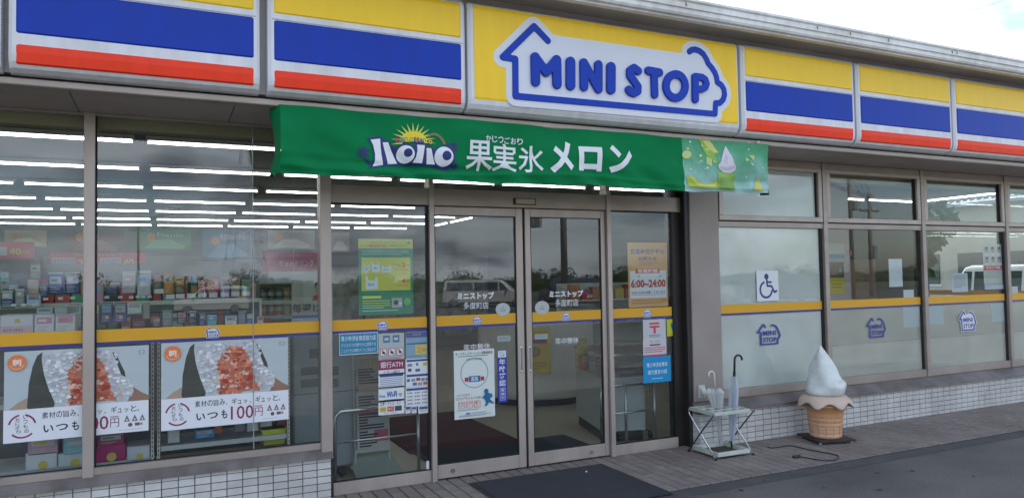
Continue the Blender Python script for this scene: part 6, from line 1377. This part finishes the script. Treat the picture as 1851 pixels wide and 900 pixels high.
# back of shop: coolers and posters
for k in range(9):
    x = -7.6+k*1.5; o = empty('drinks_cooler', (x+.72, 10.9, 0), 0, 'glass door drinks cooler on the back wall, %s from the left' % ORD[k], 'cooler', 'coolers along the back wall'); lo = Vector(o.location)
    for q_ in (box('cabinet', pm('cooler_grey', (.20, .21, .22), .5), x, x+1.44, 10.6, 11.25, 0, 2.0), box('door_glass', pm('cooler_interior', (.22, .24, .25), .3, 0, .5, 6), x+.06, x+1.38, 10.59, 10.60, .25, 1.85), box('header', pm('cooler_header', (.16, .17, .18), .5), x, x+1.44, 10.55, 10.6, 1.9, 2.1)): q_.parent = o; q_.location = -lo
for (u0, v0_, u1, v1_, cl, lb, tx) in ((120, 414, 223, 456, (.14, .05, .06), 'dark red food poster high on the back wall', None), (250, 416, 345, 452, (.06, .24, .12), 'green poster with white script high on the back wall', 'Picnic'), (366, 416, 456, 470, (.06, .18, .34), 'blue poster with orange disc high on the back wall', '季節のおすすめ'), (484, 416, 569, 450, (.34, .35, .33), 'pale poster high on the back wall near the corner post', None), (8, 416, 84, 446, (.42, .34, .22), 'beige food poster high on the back wall at the far left', None), (598, 420, 632, 455, (.36, .32, .30), 'pale poster with red disc high on the back wall behind the sidelight', None)):
    c = Card(u0, v0_, u1, v1_, 10.5, 'wall_poster', lb, 'poster', cl, 'posters along the back wall', .02)
    if tx: c.text(tx, .35, .12, .5, .2, (.5, .5, .48))
    c.disc(.25, .35, .09, (.55, .24, .04)).poly([(.1, .9), (.3, .5), (.6, .45), (.9, .8), (.85, .95)], tuple(min(.6, q_*1.8+.03) for q_ in cl)).done()
# middle gondolas
gcols = [(.4, .05, .05), (.5, .4, .06), (.05, .2, .4), (.4, .42, .44), (.1, .3, .12), (.45, .2, .05), (.3, .1, .3), (.5, .5, .46)]
gm = {c_: MB().box(0, .15, 0, .12, 0, .2).mesh('carton', ink(c_, .5)) for c_ in gcols}
for gi, (xa, xb_, y) in enumerate(((-2.6, .4, 3.3), (-2.6, .4, 5.2), (4.4, 6.6, 4.6))):
    gd = empty('gondola_shelf', ((xa+xb_)/2, y, 0), 0, ['first', 'second', 'third'][gi]+' free-standing goods shelf inside the shop, counting inwards', 'shelf', 'free-standing shelves inside the shop'); lo = Vector(gd.location)
    for q_ in [box('back_panel', M_SHELF, xa, xb_, y-.01, y+.01, 0, 1.45)]+[box('shelf_board', M_SHELF, xa, xb_, y-.4, y-.011, z-.02, z) for z in (.15, .5, .85, 1.2)]: q_.parent = gd; q_.location = -lo
    rgx = random.Random(gi+5)
    for z in (1.2, .85):
        x = xa+.05; nc = 0
        while x < xb_-.2:
            nc += 1
            gc = rgx.choice(gcols); cn = ('red', 'amber', 'blue', 'pale grey', 'green', 'orange', 'purple', 'cream')[gcols.index(gc)]; o = bpy.data.objects.new('carton', gm[gc]); o.location = (x, y-.36, z+.001); o.scale = (1, 1, rgx.uniform(.7, 1.2)); link(o)
            tag(o, '%s carton, %s from the left on the %s board of the %s free-standing shelf' % (cn, ORD[nc-1], {1.2: 'top', .85: 'second'}[z], ['first', 'second', 'third'][gi]), 'carton', 'cartons on the %s board of free-standing shelf %s' % ({1.2: 'top', .85: 'second'}[z], 'abc'[gi])); x += .165+rgx.uniform(0, .06)
# panel with posters behind the second right window
px0, pz1 = at(1494, 330, .7); px1, pz0 = at(1540, 552, .7)
pp = box('poster_board', pm('board_pink_beige', (.48, .40, .37), .6, 0, .05, 2), px0-.02, px1, .70, .76, 0, 2.6); tag(pp, 'pinkish board with posters standing behind the second right window', 'board')
c = Card(1496, 440, 1527, 470, .695, 'wall_poster', 'pale poster with blue stripe on the pinkish board', 'poster', (.54, .52, .52)); c.rect(0, .62, 1, .3, (.12, .26, .46)).done()
c = Card(1498, 474, 1527, 530, .695, 'wall_poster', 'dark picture over a yellow label on the pinkish board', 'poster', (.08, .07, .06)); c.rect(0, .5, 1, .5, (.58, .46, .02)).disc(.35, .28, .18, (.22, .08, .05)).disc(.75, .25, .08, (.4, .4, .42)).lines(.15, .68, .7, .2, 2, (.4, .2, .02)).done()
c = Card(1530, 452, 1540, 462, .695, 'round_badge', 'small rose disc at the edge of the pinkish board', 'badge', (.45, .22, .2)); c.done()
tag(box('brown_filler', pm('filler_brown', (.17, .10, .055), .5, 0, .2, 3), 6.2, 9.4, 2.9, 3.0, 0, 1.75), 'dark brown partition added behind the middle right window to imitate a brown reflection', 'filler')  # panel added inside; its brown imitates a reflection in the glass
# blinds lines behind the frosted film: slatted low shelves
for i in range(1, 5):
    a, b_ = pane_x[2*i], pane_x[2*i+1]; m = empty('slatted_screen', ((a+b_)/2, .15, .48), 0, ['', 'slatted low screen behind the frosted part of the second right window', 'slatted low screen behind the frosted part of the third right window', 'slatted low screen behind the frosted glass at the far right', 'slatted low screen behind the last window, out of the picture'][i], 'screen', 'slatted screens behind the frosted glass')
    sl_me = None
    for k in range(11):
        z = .80+.033*k
        if sl_me is None: sl_me = MB().box(-(b_-a)/2+.04, (b_-a)/2-.06, -.006, .006, 0, .017).mesh('slat', pm('slat_white', (.80, .77, .64), .5))
        o = bpy.data.objects.new('slat', sl_me); o.location = (0, 0, z-.48); link(o, m)

# ================================================================ vehicles
def car(loc, rz, kind, label, paint, stripe=None, scale=1):
    Lh = {'van': 3.4, 'wagon': 3.4, 'minivan': 4.7, 'sedan': 4.2}[kind]; Ht = {'van': 1.88, 'wagon': 1.62, 'minivan': 1.75, 'sedan': 1.5}[kind]; Wd = 1.48 if kind in ('van', 'wagon') else 1.72
    root = empty('parked_car' if kind != 'van' else 'parked_van', loc, rz, label, 'car' if kind != 'van' else 'van', 'parked vehicles'); h = Wd/2
    sill = .28; belt = {'van': 1.02, 'wagon': .92, 'minivan': 1.0, 'sedan': .9}[kind]; hood = {'van': .25, 'wagon': .62, 'minivan': .85, 'sedan': .95}[kind]
    rear = .12 if kind != 'sedan' else .7
    P_body = [(-Lh/2, sill), (-Lh/2-.0, belt-.25), (-Lh/2+.05, belt-.02), (-Lh/2+hood, belt+.02), (Lh/2-.05, belt+.02), (Lh/2, belt-.2), (Lh/2, sill)]
    m = MB()
    def section(pts, w0, w1):
        n = len(pts); v = []
        for s_ in (-1, 1):
            for x, z, in pts: v.append((x, s_*(w0 if z <= belt+.03 else w1), z))
        m.add(v, [tuple(range(n)), tuple(range(2*n-1, n-1, -1))]+[(i, i+n, (i+1) % n+n, (i+1) % n) for i in range(n)])
    section(P_body, h, h)
    fx = -Lh/2+hood; tf = fx+(.42 if kind == 'van' else .62); rx = Lh/2-rear*.6
    cab = [(fx, belt+.02), (tf, Ht-.05), (tf+.15, Ht), (rx-.25, Ht), (rx-.05, Ht-.06), (Lh/2-.05, belt+.02)]
    section(cab, h, h-.12); body = m.build('body', paint, root); mod = body.modifiers.new('bevel', 'BEVEL'); mod.width = .045; mod.segments = 2; mod.limit_method = 'ANGLE'
    DG = pm('car_glass', (.03, .05, .055), .05, 0, spec=.9)
    for s_ in (-1, 1):
        yo = lambda z: s_*(h+.004-.12*(z-belt)/(Ht-belt))
        xs = [fx+.12, fx+.55+(0.2 if kind != 'van' else .1), (fx+rx)/2+.25, rx-.15]
        tl = fx+.55
        for k in range(3):
            xa, xb_ = xs[k]+.03, xs[k+1]-.03; zt, zb_ = Ht-.16, belt+.07
            xa2 = max(xa, tf-.05) if k == 0 else xa
            MB().quad([(xa, yo(zb_), zb_), (xb_, yo(zb_), zb_), (xb_, yo(zt), zt), (xa2+.06*(k == 0), yo(zt), zt)][::s_]).build('side_window', DG, root)
        MB().box(fx+.25, fx+.33, min(s_*h, s_*(h+.16)), max(s_*h, s_*(h+.16)), belt+.08, belt+.24).build('door_mirror', paint, root)
    MB().quad([(fx+.03-.012, -h+.12, belt+.08), (fx+.03-.012, h-.12, belt+.08), (tf-.03-.012, h-.2, Ht-.10), (tf-.03-.012, -h+.2, Ht-.10)][::-1]).build('windscreen', DG, root)
    MB().quad([(Lh/2-.03, -h+.14, belt+.1), (Lh/2-.03, h-.14, belt+.1), (rx+.0, h-.22, Ht-.14), (rx+.0, -h+.22, Ht-.14)]).build('rear_window', DG, root)
    for s_ in (-1, 1):
        MB().box(-Lh/2-.012, -Lh/2+.03, min(s_*h*.55, s_*h*.92), max(s_*h*.55, s_*h*.92), .62, .78).build('headlight', pm('headlamp', (.6, .62, .65), .1), root)
        MB().box(Lh/2-.03, Lh/2+.012, min(s_*h*.8, s_*h*.97), max(s_*h*.8, s_*h*.97), .72, 1.05).build('tail_light', pm('tail_lamp', (.30, .01, .01), .2), root)
    MB().box(-Lh/2-.02, Lh/2+.02, -h+.05, h-.05, .22, .36).build('bumper', pm('car_trim', (.03, .03, .03), .6), root)
    MB().box(Lh/2+.0, Lh/2+.016, -.17, .17, .5, .66).build('number_plate', pm('plate_white', (.55, .55, .5), .5), root)
    if stripe: MB().box(-Lh/2-.005, Lh/2+.005, -h-.006, h+.006, belt-.14, belt-.0).build('body_stripe', stripe, root)
    tr = .29
    for x in (-Lh/2+.62, Lh/2-.62):
        for s_ in (-1, 1):
            o = MB().lathe([(tr-.03, 0), (tr, .03), (tr, .15), (tr-.03, .18)], 0, 0, 20).build('wheel', pm('tyre_rubber', (.02, .02, .02), .8), root); o.matrix_local = Matrix.Translation((x, s_*(h-.09)+.09, tr)) @ Matrix.Rotation(R(90), 4, 'X')
            r2_ = MB().lathe([(.17, -.006), (.19, .0), (.19, .186), (.17, .192)], 0, 0, 14).build('rim', pm('rim_silver', (.4, .4, .42), .3, .8), o)
    return root
PWH = pm('car_paint_white', (.74, .74, .72), .25, coat=.6); PPR = pm('car_paint_pearl', (.62, .58, .52), .25, coat=.6); PBK = pm('car_paint_dark', (.05, .05, .06), .2, coat=.6); PSL = pm('car_paint_silver', (.40, .41, .43), .25, .4)
vn = car((16.9, 4.85, 0), R(-91), 'van', 'white small van seen through the right windows, parked beside the shop', PWH); vn.scale = (1, 1, .88)
def mir(u, v, D):
    x, z = at(u, v, D); return x, .13-D, z
x, y, _ = mir(880, 540, 32); car((x, y, 0), R(-150), 'minivan', 'pearl white minivan whose rear is reflected in the left door', PPR).scale = (1, 1, .84)
x, y, _ = mir(385, 528, 34); car((x, y, 0), R(8), 'wagon', 'pale boxy kei car reflected in the left shop window', PPR).scale = (1, 1, .86)
x, y, _ = mir(1000, 540, 28); car((x+1, y, 0), R(92), 'sedan', 'dark car reflected low in the right door', PBK)
x, y, _ = mir(1420, 520, 24); car((x, y, 0), R(190), 'sedan', 'dark car faintly reflected right of the wheelchair sign', PBK)
x, y, _ = mir(1290, 520, 24); car((x-1, y, 0), R(180), 'wagon', 'silver car reflected at the left edge of the frosted window', PSL)

# ================================================================ poles, pylons, trees, houses behind the viewer and beyond the shop
M_CONC = pm('pole_concrete', (.30, .26, .21), .8, 0, .15, 2)
def pole(x, y, h, lb, arms=3, trafo=True):
    p_ = empty('utility_pole', (x, y, 0), 0, lb, 'utility pole', 'utility poles along the road'); MB().lathe([(.15, 0), (.13, h*.5), (.10, h)], 0, 0, 14).build('pole_shaft', M_CONC, p_, smooth=True)
    for k in range(arms): MB().box(-.95+.1*k, .95-.1*k, -.05, .05, h-.5-.75*k, h-.40-.75*k).build('crossarm', M_CAP, p_)
    m = MB()
    for k in range(arms):
        for s_ in (-.8, -.3, .3, .8): m.lathe([(.04, h-.40-.75*k), (.06, h-.3-.75*k), (.03, h-.2-.75*k)], s_*(1-.1*k), 0, 6)
    m.build('insulators', M_WHITE, p_)
    if trafo: MB().lathe([(.26, h-4.2), (.28, h-4.1), (.28, h-3.4), (.2, h-3.3)], .42, 0, 12).build('transformer', M_CREAMP, p_)
    return (x, y, h)
PL = []
for u, D, h, lb in ((1020, 22, 11.5, 'tall concrete utility pole reflected in the right door'), (1572, 27, 6.6, 'utility pole with crossarms reflected in the second right window'), (1537, 26, 9.5, 'taller utility pole just left of it, reflected in the second right window'), (955, 24, 8, 'slim pole reflected at the left of the right door'), (250, 90, 9, 'far utility pole across the road on the left')):
    x, y, _ = mir(u, 480, D); PL.append(pole(x, y, h, lb, 3 if D < 28 else 2, D < 28))
for i, (a, b_) in enumerate(((0, 1), (0, 4), (1, 2), (3, 0))):
    A, B = PL[a], PL[b_]
    for k, s_ in enumerate((-.8, 0, .8)):
        pts_ = [(A[0]+(B[0]-A[0])*t_/12+s_*.6, A[1]+(B[1]-A[1])*t_/12, A[2]-.3+(B[2]-A[2])*t_/12-2.2*(t_/12)*(1-t_/12)) for t_ in range(13)]
        tag(MB().tube(pts_, .018, 4).build('power_line', M_BLACK), '%s cable of the span %s' % (('left', 'middle', 'right')[k], ('between the right door pole and the right window pole', 'running to the far left pole', 'between the two right window poles', 'from the slim pole')[i]), 'cable', 'power lines over the car park')
def pylon(x, y, h, lb):
    p_ = empty('transmission_tower', (x, y, 0), R(20), lb, 'pylon', 'pylons in the fields'); m = MB(); n_ = 9; r_ = .035
    def c4(t_): wv2 = .11*h*(1-t_)**1.2+.02*h; z = h*t_; return [(s1*wv2, s2*wv2, z) for s1, s2 in ((-1, -1), (1, -1), (1, 1), (-1, 1))]
    for k in range(n_):
        A, B = c4(k/n_), c4((k+1)/n_)
        for q_ in range(4): m.tube([A[q_], B[q_]], r_, 4); m.tube([A[q_], B[(q_+1) % 4]], r_*.6, 4); m.tube([B[q_], B[(q_+1) % 4]], r_*.6, 4); m.tube([A[(q_+1) % 4], B[q_]], r_*.6, 4)
    m.build('lattice', pm('hazed_galvanised', (.34, .36, .38), .6, .2), p_)  # steel grey lightened to imitate haze over the distance
    for k, (z, l_) in enumerate(((.93, .11), (.82, .14), (.71, .12))):
        a_ = MB(); a_.tube([(-l_*h, 0, z*h), (l_*h, 0, z*h)], r_, 4).tube([(-l_*h, 0, z*h), (0, 0, z*h+.04*h)], r_*.7, 4).tube([(l_*h, 0, z*h), (0, 0, z*h+.04*h)], r_*.7, 4); a_.build('cross_arm', MC['hazed_galvanised'], p_)
for u, v, D, lb in ((443, 255, 120, 'lattice pylon reflected in the left shop window'), (820, 432, 200, 'distant lattice pylon reflected in the left door'), (698, 440, 230, 'farthest lattice pylon reflected in the left sidelight')):
    x, y, z = mir(u, v, D); pylon(x, y, z, lb)
# trees
M_LEAF = rnd_obj(pm('foliage_green', (.05, .075, .030), .9, 0, .3, .8, spec=.1), .25); M_BARK = pm('bark', (.07, .05, .035), .9, 0, .3, 6)
def leaf_blob(m, cx, cy, cz, rx, ry, rz_, n, s_, rg):
    for _ in range(n):
        while True:
            a, b_, c_ = rg.uniform(-1, 1), rg.uniform(-1, 1), rg.uniform(-1, 1); d = a*a+b_*b_+c_*c_
            if .25 < d < 1: break
        p = Vector((cx+a*rx, cy+b_*ry, cz+c_*rz_)); n1_ = Vector((rg.uniform(-1, 1), rg.uniform(-1, 1), rg.uniform(-.3, 1))).normalized(); t1 = n1_.orthogonal().normalized(); t2 = n1_.cross(t1); k = s_*rg.uniform(.6, 1.3)
        m.quad([p+t1*k, p+t2*k*.55, p-t1*k, p-t2*k*.55])
def tree(x, y, h, w_, lb, sd_, n=1300, s_=.22):
    rg = random.Random(sd_); t_ = empty('tree', (x, y, 0), 0, lb, 'tree', 'trees around the car park'); MB().lathe([(.05*h*.5, 0), (.03*h*.5, h*.4), (.01*h, h*.8)], 0, 0, 8).build('trunk', M_BARK, t_)
    m = MB()
    for k in range(8):
        a = rg.uniform(0, 2*PI); r_ = rg.uniform(0, w_*.5); leaf_blob(m, r_*math.cos(a), r_*math.sin(a), h*rg.uniform(.40, .82), w_*.42, w_*.42, h*.19, n//8, s_, rg)
    m.build('crown', M_LEAF, t_)
tree(19.5, 9.5, 3.7, 1.7, 'leafy tree behind the white van beyond the side window', 3)
rg = random.Random(11); m = MB()
for k in range(240):
    x = -150+k*1.9+rg.uniform(-1, 1); y = -74+rg.uniform(-5, 5)-abs(x-20)*.05; h = rg.choice([1.8, 2.2, 2.8, 3.6, 2.2])*rg.uniform(.8, 1.1); leaf_blob(m, x, y, h*.38, 2.3, 2.1, h*.42, 430, .15, rg)
    m.lathe([(1.8, 0), (1.9, h*.25), (1.3, h*.45), (.3, h*.58)], x, y, 7)
tl = m.build('treeline', M_LEAF); tag(tl, 'dark far-off hedge and tree belt across the field, seen as a reflection', 'woodland', None, 'stuff')
def house(x, y, w_, d, h, rz, lb, wall, roofc, gable=2.0):
    hs_ = empty('house', (x, y, 0), rz, lb, 'house', 'houses around the shop'); MB().box(-w_/2, w_/2, -d/2, d/2, 0, h).build('wall', wall, hs_)
    MB().xprism([(-d/2-.5, h-.05), (0, h+gable), (d/2+.5, h-.05), (d/2+.5, h-.25), (-d/2-.5, h-.25)], -w_/2-.5, w_/2+.5).build('roof', roofc, hs_)
    m = MB(); nn_ = int((w_+1)/.30)
    for k in range(nn_):
        xx = -w_/2-.5+k*.30
        for s_ in (-1, 1): m.tube([(xx, s_*(d/2+.5), h+.0), (xx, 0, h+gable+.05)], .06, 5)
    m.build('roof_tiles', roofc, hs_)['kind'] = 'stuff'
    for k in range(int(w_/2.2)):
        for s_ in (-1, 1): f = MB().box(-w_/2+.6+k*2.2, -w_/2+1.9+k*2.2, s_*d/2-.05, s_*d/2+.05, 1.0, 2.2).build('window', pm('house_glass', (.06, .08, .09), .1), hs_); MB().box(-w_/2+.52+k*2.2, -w_/2+1.98+k*2.2, s_*d/2-.04, s_*d/2+.04, .92, 1.0).build('sill', M_WHITE, f)
house(31, 13.0, 14, 8, 4.2, R(80), 'neighbouring house with grey tiled roof beyond the side window', pm('house_wall_cream', (.50, .47, .40), .8, 0, .08, 1), pm('roof_tile_grey', (.30, .31, .33), .6, 0, .2, 4))
